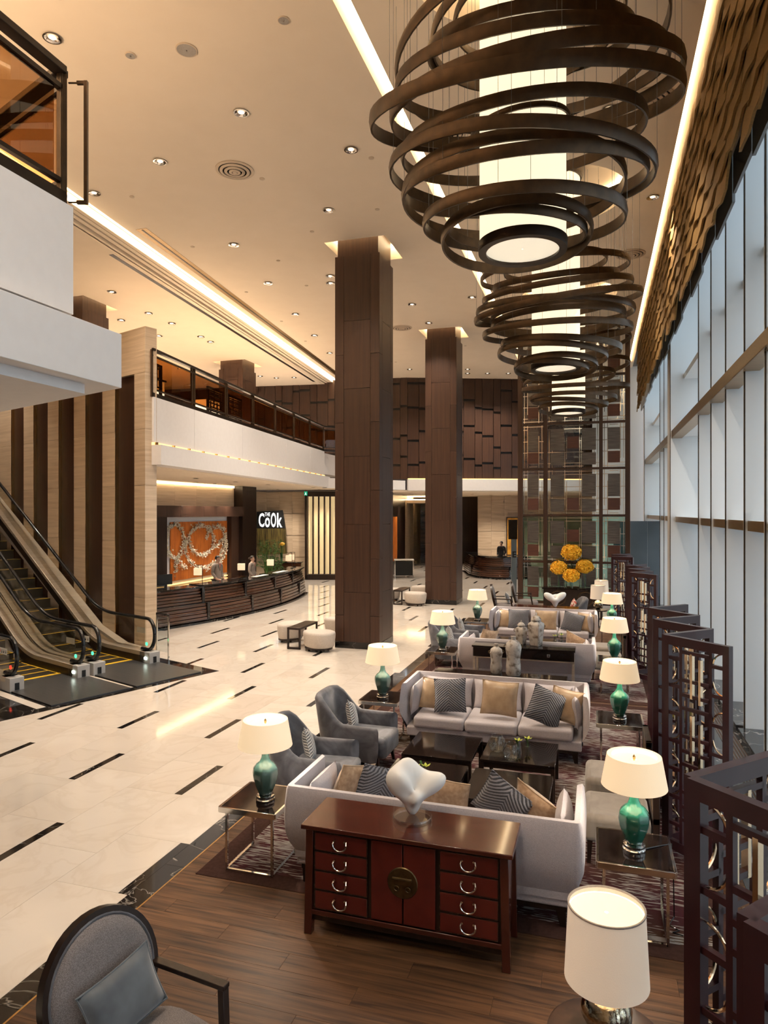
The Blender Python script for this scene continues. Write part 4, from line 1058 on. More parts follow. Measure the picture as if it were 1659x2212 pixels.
# ================================================================ SIDEBOARD
def bail(mb, x, y, z, s=1.0):
    pts = [(x-.05*s, y-.012, z+.028*s)] + [(x+.056*s*cos(a), y-.030, z+.010*s+.056*s*sin(a)*.9) for a in [pi+pi*k/10 for k in range(11)]] + [(x+.05*s, y-.012, z+.028*s)]
    mb.tube(pts, [.0055*s]+[.0065*s]*11+[.0055*s], 8)
    for sx in (-1, 1):
        mb.tube([(x+sx*.042*s, y+.004, z+.034*s), (x+sx*.042*s, y-.03, z+.034*s)], .008*s, 8)
    return mb
def sideboard(label, loc, rz):
    t = thing('red_sideboard', label, 'sideboard', loc, rz, 'red lacquer sideboards'); W, D, H = 1.60, .50, .86; w, d = W/2, D/2
    MB().box(-w-.02, w+.02, -d-.025, d+.02, H-.035, H).build('top', MAT['lacquer_brown'], t, bevel=.006)
    MB().box(-w+.03, w-.03, -d+.03, d-.01, .16, H-.035).build('carcass', MAT['wood_dark'], t)
    for sx in (-1, 1):
        MB().taper((sx*(w-.03), -d+.03, 0), (.062, .062), (sx*(w-.045), -d+.03, H-.035), (.062, .062)).build('post', MAT['lacquer_brown'], t, bevel=.004)
        MB().taper((sx*(w-.03), d-.035, 0), (.062, .062), (sx*(w-.045), d-.035, H-.035), (.062, .062)).build('post', MAT['lacquer_brown'], t, bevel=.004)
        MB().box(sx*(w-.045)-.018, sx*(w-.045)+.018, -d+.06, d-.06, .16, H-.05).build('side_panel', MAT['lacquer_brown'], t)
    MB().box(-w+.04, w-.04, -d+.005, -d+.05, .155, .195).build('base_rail', MAT['lacquer_brown'], t, bevel=.005)
    MB().box(-w+.04, w-.04, -d+.03, -d+.045, .105, .155).build('apron', MAT['wood_dark'], t)
    x0 = -w+.085; cw = .435; z0, z1 = .205, H-.05; dh = (z1-z0)/4
    dr_me = MB().box(-cw/2+.006, cw/2-.006, -.012, .012, -dh/2+.009, dh/2-.009).mesh('drawer', MAT['lacquer_red'])
    hd_me = bail(MB(), 0, -.012, 0).mesh('handle', MAT['chrome'], True)
    for cx in (x0+cw/2, w-.085-cw/2):
        for k in range(4):
            o = inst('drawer', dr_me, t, (cx, -d+.018, z0+dh*(k+.5)))
            m = o.modifiers.new('bevel', 'BEVEL'); m.width = .004; m.segments = 2
            inst('handle', hd_me, o)
            e = MB(); hw, hh = cw/2-.003, dh/2-.006
            for q in ((-hw, -hh, hw, -hh), (-hw, hh, hw, hh), (-hw, -hh, -hw, hh), (hw, -hh, hw, hh)): e.bar((q[0], -.008, q[1]), (q[2], -.008, q[3]), .006, .006, (0, 1, 0))
            e.build('worn_edge', MAT['worn_edge'], o)
    mid = [(x0+cw+.03, -.005), (.005, w-.085-cw-.03)]
    for i, (a, b) in enumerate(mid):
        o = MB().box(a, b, -d+.006, -d+.03, z0+.004, z1-.004).build('door', MAT['lacquer_red'], t, bevel=.004)
    pl = MB().lathe([(.001, 0), (.118, 0), (.112, .006), (.001, .008)], 36, cap=False).build('lock_plate', MAT['brass_aged'], t, smooth=True)
    pl.location = (0, -d+.004, .52); pl.rotation_euler = (pi/2, 0, 0)
    lk = MB(); lk.tube([(-.075, .035, .016), (.075, .035, .016)], .010, 8)
    for sx in (-1, 1): lk.tube([(sx*.045+.018*cos(a), -.04+.018*sin(a), .014) for a in [2*pi*k/12 for k in range(12)]], .005, 6, closed=True)
    lk.build('lock_hasp', MAT['brass_aged'], pl, smooth=True)
    return t
pm('worn_edge', (.030, .012, .008), .4, col2=(.16, .10, .06), scale=(40, 40, 40), lo=.55, hi=.75)
pm('brass_aged', (.16, .115, .055), .35, metal=.9, col2=(.10, .07, .035), scale=(20, 20, 20))
sideboard('red lacquer Chinese sideboard in the foreground, eight drawers and two doors', (-1.388, 5.17, 0), 0)
sideboard('far red lacquer sideboard behind the farthest sofa', (-1.25, 18.02, 0), pi)

# ---- white sculptures
def sculpture(label, loc, rz, lobes, disc=True, s=1.0):
    t = thing('white_sculpture', label, 'sculpture', loc, rz, 'white sculptures')
    z0 = 0.0
    if disc:
        MB().lathe([(.150, 0), (.155, .006), (.155, .034), (.150, .040)], 48).build('acrylic_base', MAT['acrylic'], t, smooth=True); z0 = .041
    cz = z0 + .165*s
    def f(u, v):
        a = 2*pi*u; ph = pi*(.012+.976*v); dr = Vector((sin(ph)*cos(a), sin(ph)*sin(a), -cos(ph)))
        r = .118
        for L_, am, kk in lobes: r += am*math.exp(kk*(dr.dot(Vector(L_).normalized())-1))
        k = min(1.0, max(0.0, (dr.z+.75)/.9)); k = .62 + .38*k*k*(3-2*k)
        z = max(dr.z*r*s, -.163*s)
        return (dr.x*r*k*s, dr.y*r*k*.85*s, cz + z)
    mb = MB(); mb.grid(f, 64, 40, cu=True); n = len(mb.v)
    mb.f.append(tuple(range(63, -1, -1))); mb.f.append(tuple(range(n-64, n)))
    mb.build('carving', MAT['sculpture_white'], t, smooth=True, ang=70)
    return t
p_ = P(891, 1770, .86)
sculpture('white folded sculpture on a clear round base, on the near red sideboard', (p_.x, p_.y, .86), TH,
    [((-.72,-.1,.62),.135,5), ((.80,-.05,.42),.175,11), ((-.10,.25,1),.13,9), ((.28,-.40,.80),-.115,9), ((-.25,-.9,.12),-.035,12), ((.1,-.8,-.2),.03,14), ((-.35,-.55,.75),.05,20), ((.55,.5,.7),.07,9), ((0,0,-1),.05,3)])
p_ = P(1185, 1308, .86)
sculpture('white flaring sculpture on the far red sideboard', (-1.02, 18.02, .86), TH,
    [((-.85,0,.55),.20,9), ((.85,-.1,.60),.20,9), ((.1,.3,1),.05,8), ((0,-.35,.95),-.09,7), ((0,0,-1),.05,3)], False, 1.05)

# ---- consoles and jars
def console(label, x0, x1, y0, y1, h, rz=0):
    t = thing('console_table', label, 'console table', ((x0+x1)/2, (y0+y1)/2, .006), 0, 'black console tables'); w, d = (x1-x0)/2, (y1-y0)/2
    MB().box(-w, w, -d, d, h-.03, h).build('top', MAT['black_lacquer'], t, bevel=.003)
    MB().box(-w+.02, w-.02, -d+.02, d-.02, h-.20, h-.03).build('carcass', MAT['wood_dark'], t)
    for i in range(2):
        o = MB().box(-w+.03+i*(w-.03)+.006, -.006+i*(w-.03)+.0, -d+.004, -d+.022, h-.195, h-.036).build('drawer', MAT['black_lacquer'], t, bevel=.003)
        cx = -w/2 + i*w; k = MB(); k.box(cx-.028, cx+.028, -d-.004, -d+.006, h-.142, h-.086); kk = k.build('square_pull', MAT['chrome'], o, bevel=.002)
        MB().lathe([(.010, 0), (.010, .012)], 12).build('pull_ring', MAT['black'], o, loc=(cx, -d-.004, h-.114)).rotation_euler = (pi/2, 0, 0)
    MB().box(-w+.02, w-.02, -d+.01, d-.01, h-.222, h-.202).build('metal_band', MAT['steel_brushed'], t)
    for sx in (-1, 1):
        for sy in (-1, 1): MB().box(sx*(w-.04)-.02, sx*(w-.04)+.02, sy*(d-.04)-.02, sy*(d-.04)+.02, 0, h-.222).build('leg', MAT['steel_brushed'], t)
    return t
console('black two-drawer console table behind the sofa with its back to us', -2.20, -.36, 12.50, 12.94, .84)
console('low dark console table close behind the near facing sofa', -2.43, -.42, 10.24, 10.72, .80)
def jar(label, px, py, z, prof, lid=None, group='mottled ceramic jars', square=False, ear=None):
    p = P(px, py, z); t = thing('ceramic_jar', label, 'jar', (p.x, p.y, z), .4, group)
    n = 4 if square else 32
    if square:
        o = MB().lathe([(r*1.25, zz_) for r, zz_ in prof], 4).build('body', MAT['ceramic_mottled'], t, smooth=True, ang=60)
        m = o.modifiers.new('bevel', 'BEVEL'); m.width = .02; m.segments = 3; m.limit_method = 'ANGLE'; m.angle_limit = radians(50)
    else: MB().lathe(prof, n).build('body', MAT['ceramic_mottled'], t, smooth=True, ang=50)
    if lid: MB().lathe(lid, 28).build('lid', MAT['ceramic_mottled'], t, smooth=True, ang=50)
    if ear:
        for sx in (-1, 1): MB().tube([(sx*ear[0]+sx*.022*cos(a), 0, ear[1]+.022*sin(a)) for a in [2*pi*k/12 for k in range(12)]], .007, 6, closed=True).build('ear', MAT['brass_aged'], t, smooth=True)
    return t
jar('shorter mottled bottle jar on the low console behind the near sofa', 1072, 1454, .80, [(.075,0),(.092,.03),(.090,.12),(.080,.19),(.088,.25),(.100,.32),(.085,.375),(.045,.405),(.030,.415),(.030,.44),(.036,.455)], ear=(.10, .33))
jar('taller mottled bottle jar on the low console behind the near sofa', 1109, 1459, .80, [(.095,0),(.115,.03),(.112,.16),(.100,.25),(.112,.34),(.125,.43),(.105,.50),(.050,.54),(.035,.55),(.035,.585),(.042,.60)], ear=(.125, .45))
jar('shorter lidded square jar on the two-drawer console', 1126, 1392, .84, [(.075,0),(.080,.02),(.100,.24),(.100,.30),(.060,.33),(.055,.35)], [(.072,.35),(.072,.365),(.045,.40),(.012,.415),(.014,.44),(.004,.452)], square=True, ear=(.118, .27))
jar('taller lidded square jar on the two-drawer console', 1158, 1395, .84, [(.095,0),(.100,.02),(.130,.33),(.130,.41),(.080,.45),(.072,.47)], [(.095,.47),(.095,.49),(.060,.54),(.015,.56),(.018,.60),(.005,.615)], square=True, ear=(.15, .36))

# ---- orchid glasses, clear vases
def orchid_glass(label, x, y, z, seed):
    r = random.Random(seed); t = thing('orchid_glass', label, 'vase', (x, y, z), r.uniform(0, 6), 'orchid glasses')
    MB().lathe([(.030,0),(.033,.02),(.028,.05),(.036,.085),(.033,.085),(.025,.05),(.029,.02),(.002,.012)], 20, cap=False).build('glass', MAT['glass_clear'], t, smooth=True)
    st = MB(); st.tube([(0,0,.012),(.004,0,.06),(.01,0,.10)], .004, 6); st.build('stem', MAT['leaf'], t)
    pt = MB(); f = []
    for k in range(5):
        a = 2*pi*k/5; d = Vector((cos(a), sin(a), .55)).normalized(); s_ = Vector((-sin(a), cos(a), 0)); c0 = Vector((.01, 0, .10))
        pt.add([c0, c0+d*.035+s_*.017, c0+d*.065, c0+d*.035-s_*.017, c0+d*.036+Vector((0,0,.006))], [(0,1,4),(1,2,4),(2,3,4),(3,0,4)])
    pt.build('blossom', MAT['orchid'], t, recalc=False)
    lf = MB(); lf.grid(lambda u, v: ((.03+.05*sin(u*2.5))*-1, (v-.5)*.03*sin(pi*u), .07+.075*sin(u*2.6)), 6, 3); lf.build('leaf', MAT['leaf'], t, recalc=False)
    return t
def on(px, py, z): q = P(px, py, z); return q.x, q.y, z
orchid_glass('left orchid glass on the coffee table by the armchairs', *on(897, 1678, .426), 1)
orchid_glass('right orchid glass on the coffee table by the armchairs', *on(919, 1676, .426), 2)
orchid_glass('left orchid glass on the coffee table with clear vases', *on(1119, 1620, .426), 3)
orchid_glass('right orchid glass on the coffee table with clear vases', *on(1140, 1616, .426), 4)
orchid_glass('left orchid glass on the far coffee table', *on(1199, 1384, .426), 5)
orchid_glass('right orchid glass on the far coffee table', *on(1213, 1382, .426), 6)
for l, px, py in (('clear bulb vase at the back of the coffee table with orchids', 1074, 1623), ('clear bulb vase in front of its twin on the coffee table with orchids', 1105, 1642)):
    x, y, z = on(px, py, .426)
    o = MB().lathe([(.002,.002),(.045,.002),(.085,.03),(.105,.09),(.090,.15),(.055,.19),(.062,.20)], 28, cap=False).build('glass_vase', MAT['glass_bulb'], None, smooth=True, ang=70)
    o.location = (x, y, z); tag(o, l, 'vase', 'clear bulb vases')

# ================================================================ OVAL BACK CHAIRS
def oval_chair(label, loc, rz, cush=True):
    t = thing('oval_back_chair', label, 'armchair', loc, rz, 'oval back chairs')
    W = .66
    M = Matrix.Translation((0, .30, .70)) @ Matrix.Rotation(radians(-12), 4, 'X')
    n = 40
    ov = [(.335*cos(2*pi*k/n), .36*sin(2*pi*k/n)*(1 if sin(2*pi*k/n) > 0 else .92)) for k in range(n)]
    fr = MB(M); pr = [(0, -.03), (.035, -.03), (.035, .03), (0, .03)]
    fr.rings([[(x*(1+(o-.017)/.335), yy, z*(1+(o-.017)/.36)) for x, z in ov] for o, yy in pr], wrap=True); fr.build('back_frame', MAT['wood_dark'], t, smooth=True, ang=40)
    bk = MB(M); bk.rings([[(x*s_, yy, z*s_) for x, z in ov] for s_, yy in ((.02, .03), (.95, .03), (.95, -.01), (.90, -.045), (.70, -.062), (.02, -.07))]); bk.build('back_pad', MAT['fabric_check'], t, smooth=True, ang=60)
    pp = MB(M); pp.tube([(x*.945, -.03, z*.945) for x, z in ov], .008, 6, closed=True); pp.build('piping', MAT['velvet_grey'], t, smooth=True)
    st = MB(); st.rings([[(x*s_*1.05, -.11+y*s_*1.05, z) for x, y in [(.34*cos(2*pi*k/32)*(1+.12*sin(4*pi*k/32)**2), .34*sin(2*pi*k/32)*(1+.12*sin(4*pi*k/32)**2)) for k in range(32)]] for s_, z in ((.92, .33), (1, .36), (1.0, .43), (.93, .465), (.6, .485), (.02, .49))]); st.build('seat', MAT['fabric_check'], t, smooth=True, ang=60)
    MB().box(-.30, .30, -.33, .26, .28, .34).build('seat_rail', MAT['wood_dark'], t, bevel=.01)
    for sx in (-1, 1):
        MB().bar((sx*.315, .30, .655), (sx*.40, -.26, .655), .055, .028).build('arm', MAT['wood_dark'], t, bevel=.004)
        MB().bar((sx*.397, -.235, .645), (sx*.35, -.30, .33), .045, .045, (0,1,0)).build('arm_post', MAT['wood_dark'], t, bevel=.004)
        MB().taper((sx*.29, -.32, 0), (.03, .03), (sx*.28, -.28, .30), (.05, .05)).build('leg', MAT['wood_dark'], t)
        MB().taper((sx*.27, .38, 0), (.03, .03), (sx*.26, .22, .40), (.05, .05)).build('leg', MAT['wood_dark'], t)
    return t
oc = (-2.33, 3.06, 0); orz = face(.96, -.28)
oval_chair('oval-back chair with woven grey upholstery at the bottom left corner', oc, orz)
fw = Vector((.96, -.28, 0)).normalized(); lt = Vector((-fw.y, fw.x, 0))
q = Vector(oc) - fw*.13 + lt*.02
pillow('plain slate blue pillow on the oval-back chair at bottom left', .44, .34, .13, 'velvet_blue', (q.x, q.y, .66), (-.32, -.18, orz), 'velvet_blue')
oval_chair('left of two distant oval-back chairs near the glass screen', (-2.75, 21.2, 0), face(1, .1))
oval_chair('right of two distant oval-back chairs near the glass screen', (-2.25, 22.25, 0), face(1, .1))
pillow('slate blue pillow on the left distant oval-back chair', .44, .34, .13, 'velvet_blue', (-2.62, 21.2, .66), (-.32, .1, face(1,.1)), 'velvet_blue')

# ---- foreground lamp on a round table
t = thing('round_side_table', 'dark round side table at the bottom edge under the silvery lamp', 'side table', (.05, 3.83, 0))
MB().lathe([(.30, .47), (.31, .475), (.31, .495), (.30, .50)], 48).build('top', MAT['wood_dark'], t, smooth=True)
MB().lathe([(.035, .02), (.03, .25), (.045, .47)], 20).build('pedestal', MAT['wood_dark'], t, smooth=True)
MB().lathe([(.20, 0), (.20, .015), (.06, .03)], 32).build('foot', MAT['wood_dark'], t, smooth=True)
def drum_lamp(label, loc, body, s0=.218, s1=.198, power=30, small=1.0):
    t = thing('drum_lamp', label, 'table lamp', loc, 0, 'white drum shade lamps')
    MB().lathe([(.07, 0), (.075, .02), (.05, .03)], 28).build('base', MAT['chrome'], t, smooth=True)
    MB().lathe([(.05, .03), (.10, .06), (.130, .12), (.132, .16), (.105, .22), (.05, .26), (.03, .27)], 32).build('glass_body', MAT[body], t, smooth=True, ang=60)
    MB().lathe([(.012, .27), (.012, .42)], 10).build('stem', MAT['chrome'], t)
    MB().lathe([(s0, .31), (s1, .70), (s1-.004, .70), (s0-.004, .31), (s0, .31)], 56, cap=False).build('shade', MAT['shade_white'], t, smooth=True, ang=60)
    MB().lathe([(.01, .665), (s1-.006, .665)], 48, cap=False).build('diffuser', MAT['shade_inner'], t)
    MB().lathe([(s1+.003, .693), (s1+.003, .702), (s1-.006, .702), (s1-.006, .693), (s1+.003, .693)], 48, cap=False).build('shade_rim', MAT['fabric_oat'], t, smooth=True)
    lamp('lamp_bulb', 'POINT', (0, 0, .50), power, WARM, t, shadow_soft_size=.05)
    return t
drum_lamp('white drum lamp with silvery mercury glass base in the bottom right foreground', (.05, 3.83, .50), 'mercury')
p_ = PD(1299, 1300, 21.0); tb = .5
for l, lt_, x, y in (('farther pink-white drum lamp at the far right by the screens', 'small dark table under the farther drum lamp', p_.x, p_.y), ('nearer pink-white drum lamp at the far right by the screens', 'small dark table under the nearer far drum lamp', p_.x-.10, p_.y-1.5)):
    t = thing('round_side_table', lt_, 'side table', (x, y, 0))
    MB().lathe([(.26, .47), (.26, .50)], 32).build('top', MAT['wood_dark'], t, smooth=True); MB().lathe([(.16, 0), (.04, .04), (.03, .47)], 20).build('pedestal', MAT['wood_dark'], t, smooth=True)
    drum_lamp(l, (x, y, .50), 'mercury', power=20)
armchair('grey armchair at the far right below the drum lamps', (-.75, 19.6, 0), face(-1, -.2))
pillow('red and white patterned pillow at the far right below the drum lamps', .42, .42, .14, 'pattern_red', (-.62, 19.62, .66), (-.25, .2, face(-1,-.2)), None) if 'pattern_red' in MAT else None
pm('pattern_red', (.62, .55, .48), .7, col2=(.35, .05, .04), scale=(14, 14, 14), lo=.48, hi=.52)
pillow('red and white patterned pillow at the far right below the drum lamps', .42, .42, .14, 'pattern_red', (-.62, 19.62, .66), (-.25, .2, face(-1,-.2)), None)

# ================================================================ POUFS BY THE COLUMNS
def pouf_mesh(rx, ry, h):
    n = 36; o = [(rx*cos(2*pi*k/n), ry*sin(2*pi*k/n)*(1+.18*cos(2*pi*k/n))) for k in range(n)]
    return MB().rings([[(x*s_, y*s_, z) for x, y in o] for s_, z in ((.86, .10), (.90, .12), (.98, .30), (1.0, .40), (.97, .445), (.85, .465), (.02, .475))])
def pouf(label, x, y, rz, rx=.46, ry=.34):
    t = thing('pouf', label, 'ottoman', (x, y, 0), rz, 'oval poufs by the columns')
    pouf_mesh(rx, ry, .46).build('cushion', MAT['fabric_oat'], t, smooth=True, ang=55)
    n = 30; MB().lathe([(1, .055), (1, .10)], n).build('plinth', MAT['wood_dark'], t).scale = (rx*.86, ry*.86, 1)
    for a in range(4):
        MB().lathe([(.025, 0), (.03, .06)], 10, (rx*.6*cos(a*pi/2+.78), ry*.6*sin(a*pi/2+.78))).build('foot', MAT['wood_dark'], t)
    return t
def bridge_table(label, x, y, rz):
    t = thing('bridge_table', label, 'bench', (x, y, 0), rz, 'dark bridge tables by the columns')
    MB().box(-.17, .17, -.55, .55, .47, .52).build('top', MAT['wood_dark'], t, bevel=.006)
    for sy in (-1, 1):
        mb = MB()
        for sx in (-1, 1): mb.box(sx*.17-.04*(sx > 0), sx*.17+.04*(sx < 0), sy*.52-.025, sy*.52+.025, 0, .47)
        mb.box(-.17, .17, sy*.52-.025, sy*.52+.025, 0, .05)
        mb.build('end_frame', MAT['wood_dark'], t, bevel=.004)
    return t
for (ox, oy, w_) in ((0, 0, 'the nearer wood column'), (.20, 8.30, 'the farther wood column')):
    pouf('oval oatmeal pouf right in front at the foot of %s' % w_, -6.33+ox, 15.08+oy, -.25, .42, .33)
    bridge_table('dark bridge table over the poufs beside %s' % w_, -6.95+ox, 15.55+oy, .0)
    pouf('oatmeal pouf on the left side of %s' % w_, -7.50+ox, 16.0+oy, 1.4, .42, .32)
    pouf('oatmeal pouf half behind %s' % w_, -6.55+ox, 17.15+oy, .2)

# ================================================================ FOLDING SCREENS
SW, SH = .71, 2.10
def arc_me(r, a0, a1):
    return MB().tube([(r*cos(a0+(a1-a0)*k/8), 0, r*sin(a0+(a1-a0)*k/8)) for k in range(9)], [.003]+[.008]*7+[.003], 6).mesh('brass_arc', MAT['chrome_gold'], True)
pm('chrome_gold', (.80, .60, .40), .10, metal=1.0)
frm = MB(); 
frm.box(0, .065, -.028, .028, 0, SH); frm.box(SW-.065, SW, -.028, .028, 0, SH); frm.box(.065, SW-.065, -.028, .028, SH-.085, SH); frm.box(.065, SW-.065, -.028, .028, .05, .14)
frame_me = frm.mesh('panel', MAT['wine_lacquer'])
V1, V2 = .195, SW-.195
hs = MB().box(0, V1-.065, -.016, .016, -.016, .016).mesh('lattice_bar', MAT['wine_lacquer'])
hc = MB().box(0, V2-V1, -.016, .016, -.016, .016).mesh('lattice_bar', MAT['wine_lacquer'])
vb = MB().box(-.016, .016, -.016, .016, .14, SH-.085).mesh('lattice_bar', MAT['wine_lacquer'])
vs_ = MB().box(-.012, .012, -.018, .018, 0, .42).mesh('brass_bar', MAT['chrome_gold'])
vw = MB().box(-.011, .011, -.014, .014, 0, .34).mesh('lattice_bar', MAT['wine_lacquer'])
arcs = [arc_me(.115, 0, pi/2), arc_me(.115, pi/2, pi), arc_me(.115, pi, 1.5*pi), arc_me(.115, 1.5*pi, 2*pi)]
def folding_screen(label, corners):
    c0 = corners[0]; t = thing('folding_screen', label, 'folding screen', (c0[0], c0[1], .006), 0, 'wine lacquer folding screens')
    for i in range(len(corners)-1):
        a = Vector((*corners[i], 0)); b = Vector((*corners[i+1], 0)); d = (b-a)
        p = inst('panel', frame_me, t, (a - Vector((c0[0], c0[1], 0))), (0, 0, atan2(d.y, d.x))); p.scale = (d.length/SW*.985, 1, 1)
        for x in (V1, V2): inst('lattice_bar', vb, p, (x, 0, 0))
        z = .30; k = 0
        while z < SH-.20:
            inst('lattice_bar', hs, p, (.065, 0, z)); inst('lattice_bar', hs, p, (V2, 0, z))
            inst('lattice_bar', hc, p, (V1, 0, z+.075)); inst('lattice_bar', hc, p, (V1, 0, z-.065)) if k % 2 else None
            inst('brass_arc', arcs[3] if k % 2 else arcs[0], p, (.065, 0, z + (.115 if k % 2 else 0) + .012))
            inst('brass_arc', arcs[2] if k % 2 else arcs[1], p, (SW-.065, 0, z + (.115 if k % 2 else 0) + .012))
            z += .265; k += 1
        for j in range(3):
            inst('brass_bar', vs_, p, (SW/2-.045, 0, .30+.60*j)); inst('brass_bar', vs_, p, (SW/2+.045, 0, .38+.58*j))
        inst('lattice_bar', vw, p, (SW/2-.1, 0, .5)); inst('lattice_bar', vw, p, (SW/2+.1, 0, 1.2))
    return t
folding_screen('wine-red folding screen nearest the camera at the right edge', [(.93, 1.74), (.42, 2.24), (.92, 2.84), (.40, 3.36), (.92, 3.90)])
folding_screen('wine-red zigzag folding screen behind the near taupe chairs', [(1.137, 6.69), (.63, 7.19), (1.125, 7.66), (.62, 8.19), (1.125, 8.62), (.63, 9.15), (1.12, 9.62)])
folding_screen('wine-red folding screen behind the far seating group', [(1.10, 13.90), (.634, 14.39), (1.08, 14.80), (.64, 15.34), (1.09, 15.80), (.64, 16.3), (1.09, 16.75)])
folding_screen('farthest wine-red folding screen beside the glass screen', [(.92, 19.12), (.39, 19.40), (.92, 19.85), (.42, 20.35), (.92, 20.8)])
# ================================================================ GLASS SCREEN AT THE BACK
def XY(px, Y): 
    u = (px-CXP)/FPX; return Y/(_c+u*_s)*(-_s+u*_c)
GY = 24.87
posts = [(XY(1119, GY), XY(1130, GY)), (XY(1174, GY), XY(1183, GY)), (XY(1294, GY), XY(1302, GY)), (XY(1350.5, GY), XY(1361, GY))]
gs = thing('glass_screen', 'tall wood and chrome lattice screen with glass at the back of the lounge', 'partition', ((posts[0][0]+posts[-1][1])/2, GY, 0))
gx = gs.location.x
rows = [0.10, 1.54, 3.18, 4.82, 6.42, 8.06, 9.76]
for a, b in posts: MB().box(a-gx, b-gx, -.09, .09, 0, CEIL-.002).build('post', MAT['wine_wood'] if 'wine_wood' in MAT else MAT['wood_panel'], gs)
rs = random.Random(5)
pm('square_brown', (.115, .045, .030), .4, col2=(.085, .034, .024), scale=(2, 2, 30))
for ci in range(3):
    x0 = posts[ci][1]-gx; x1 = posts[ci+1][0]-gx; W = x1-x0
    for ri in range(len(rows)):
        MB().box(x0, x1, -.06, .06, rows[ri]-.04, rows[ri]+.04).build('rail', MAT['wood_panel'], gs)
    for ri in range(len(rows)-1):
        z0, z1 = rows[ri]+.04, rows[ri+1]-.04; Hh = z1-z0
        MB().box(x0, x1, .03, .04, z0, z1).build('glass_pane', MAT['glass_green'] if ri < 2 else MAT['glass_clear'], gs)
        xs = [.05, .16, W-.16, W-.05] + ([W/2-.28, W/2-.22, W/2+.22, W/2+.28] if ci == 1 else [])
        zs = [.05, .16, Hh*.36, Hh*.62, Hh-.16, Hh-.05]
        for x in xs:
            a = rs.choice((0, 0, .2))*Hh; b_ = Hh - rs.choice((0, 0, .25))*Hh
            MB().box(x0+x-.010, x0+x+.010, -.03, -.005, z0+a, z0+b_).build('chrome_bar', MAT['chrome'], gs)
        for z in zs:
            a = rs.choice((0, 0, .3))*W; b_ = W - rs.choice((0, 0, .3))*W
            MB().box(x0+a, x0+b_, -.028, -.003, z0+z-.010, z0+z+.010).build('chrome_bar', MAT['chrome'], gs)
        cols = [(.17, W-.17)] if ci != 1 else [(.10, W/2-.30), (W/2+.30, W-.10)]
        br = (ri + ci) % 2
        for (a, b_) in cols:
            w2 = b_-a; m_ = min(w2, .56)
            cxx = x0+(a+b_)/2
            MB().box(cxx-m_/2, cxx+m_/2, -.05, -.032, z0+Hh*.40, z0+Hh*.90).build('mesh_panel', MAT['mesh_panel'], gs)
            if ci != 1:
                MB().box(cxx-m_/2, cxx+m_/2, -.06, -.036, z0+Hh*.10, z0+Hh*.36).build('brown_square', MAT['square_brown'], gs)
            else:
                MB().box(cxx-m_/2, cxx+m_/2, -.05, -.032, z0+Hh*.06, z0+Hh*.34).build('mesh_panel', MAT['mesh_panel'], gs)
        if ci == 1:
            o_ = (.10 if br else .44)
            MB().box(x0+W/2-.2, x0+W/2+.2, -.065, -.04, z0+Hh*o_, z0+Hh*o_+.42).build('brown_square', MAT['square_brown'], gs)
# ---- black console with ring inlays and yellow flower vases
fy = 24.2; fx0, fx1 = XY(1172, fy), XY(1300, fy)
t = thing('flower_console', 'black console with round bronze rings in front of the glass screen', 'console table', ((fx0+fx1)/2, fy, 0)); w = (fx1-fx0)/2
MB().box(-w, w, -.22, .22, .66, .71).build('top', MAT['black_lacquer'], t, bevel=.005)
MB().box(-w+.04, w-.04, -.16, .20, 0, .66).build('body', MAT['wood_dark'], t)
for sx in (-.45, .45):
    MB().tube([(sx+.24*cos(a), -.17, .36+.24*sin(a)) for a in [2*pi*k/28 for k in range(28)]], .028, 8, closed=True).build('ring_inlay', MAT['bronze'], t, smooth=True)
def flower_vase(label, px, py, vh, r, Y):
    x = XY(px, Y); u = (px-CXP)/FPX; d = Y/(_c+u*_s); zc = EYE-(py-CYP)*d/FPX
    t = thing('flower_vase', label, 'flower vase', (x, Y, .71), 0, 'yellow flower globes'); zc -= .71; rr = random.Random(px)
    MB().lathe([(.055, 0), (.055, zc-r*.7), (.048, zc-r*.7), (.048, .02), (.002, .02)], 20, cap=False).build('glass_vase', MAT['glass_clear'], t, smooth=True)
    st = MB()
    for k in range(6): a = rr.uniform(0, 6.28); st.tube([(.03*cos(a), .03*sin(a), .02), (-.03*cos(a), -.02*sin(a), zc-r*.3)], .005, 5)
    st.build('stems', MAT['leaf'], t)
    bl = MB(); n = 420
    for k in range(n):
        zq = 1-2*(k+.5)/n; ph = k*2.39996; s_ = sqrt(1-zq*zq); dr = Vector((s_*cos(ph), s_*sin(ph), zq*.82)); c0 = Vector((0, 0, zc)) + dr*r*rr.uniform(.74, 1.10)
        q = rr.uniform(.035, .060); e1 = dr.orthogonal().normalized(); e1.rotate(Matrix.Rotation(rr.uniform(0, 6.28), 3, dr)); e2 = dr.cross(e1)
        bl.add([c0+e1*q+dr*q*.5, c0+e2*q, c0-e1*q+dr*q*.5, c0-e2*q, c0-dr*q*.5], [(0,1,4),(1,2,4),(2,3,4),(3,0,4)])
    MB(Matrix.Translation((0, 0, zc))).lathe([(.001, -r*.66), (r*.6, -r*.4), (r*.8, 0), (r*.6, r*.5), (.001, r*.68)], 14).build('flower_core', MAT['petal_yellow'], t, smooth=True)
    o = bl.build('blossoms', MAT['petal_yellow'], t, recalc=False); o['kind'] = 'stuff'
    return t
flower_vase('tallest yellow flower globe in the middle of the black console', 1234, 1193, 1, .31, 24.30)
flower_vase('yellow flower globe on the left of the black console', 1207, 1226, 1, .26, 24.18)
flower_vase('yellow flower globe on the right of the black console', 1263, 1224, 1, .26, 24.18)
flower_vase('lowest yellow flower globe at the front of the black console', 1234, 1243, 1, .25, 24.05)
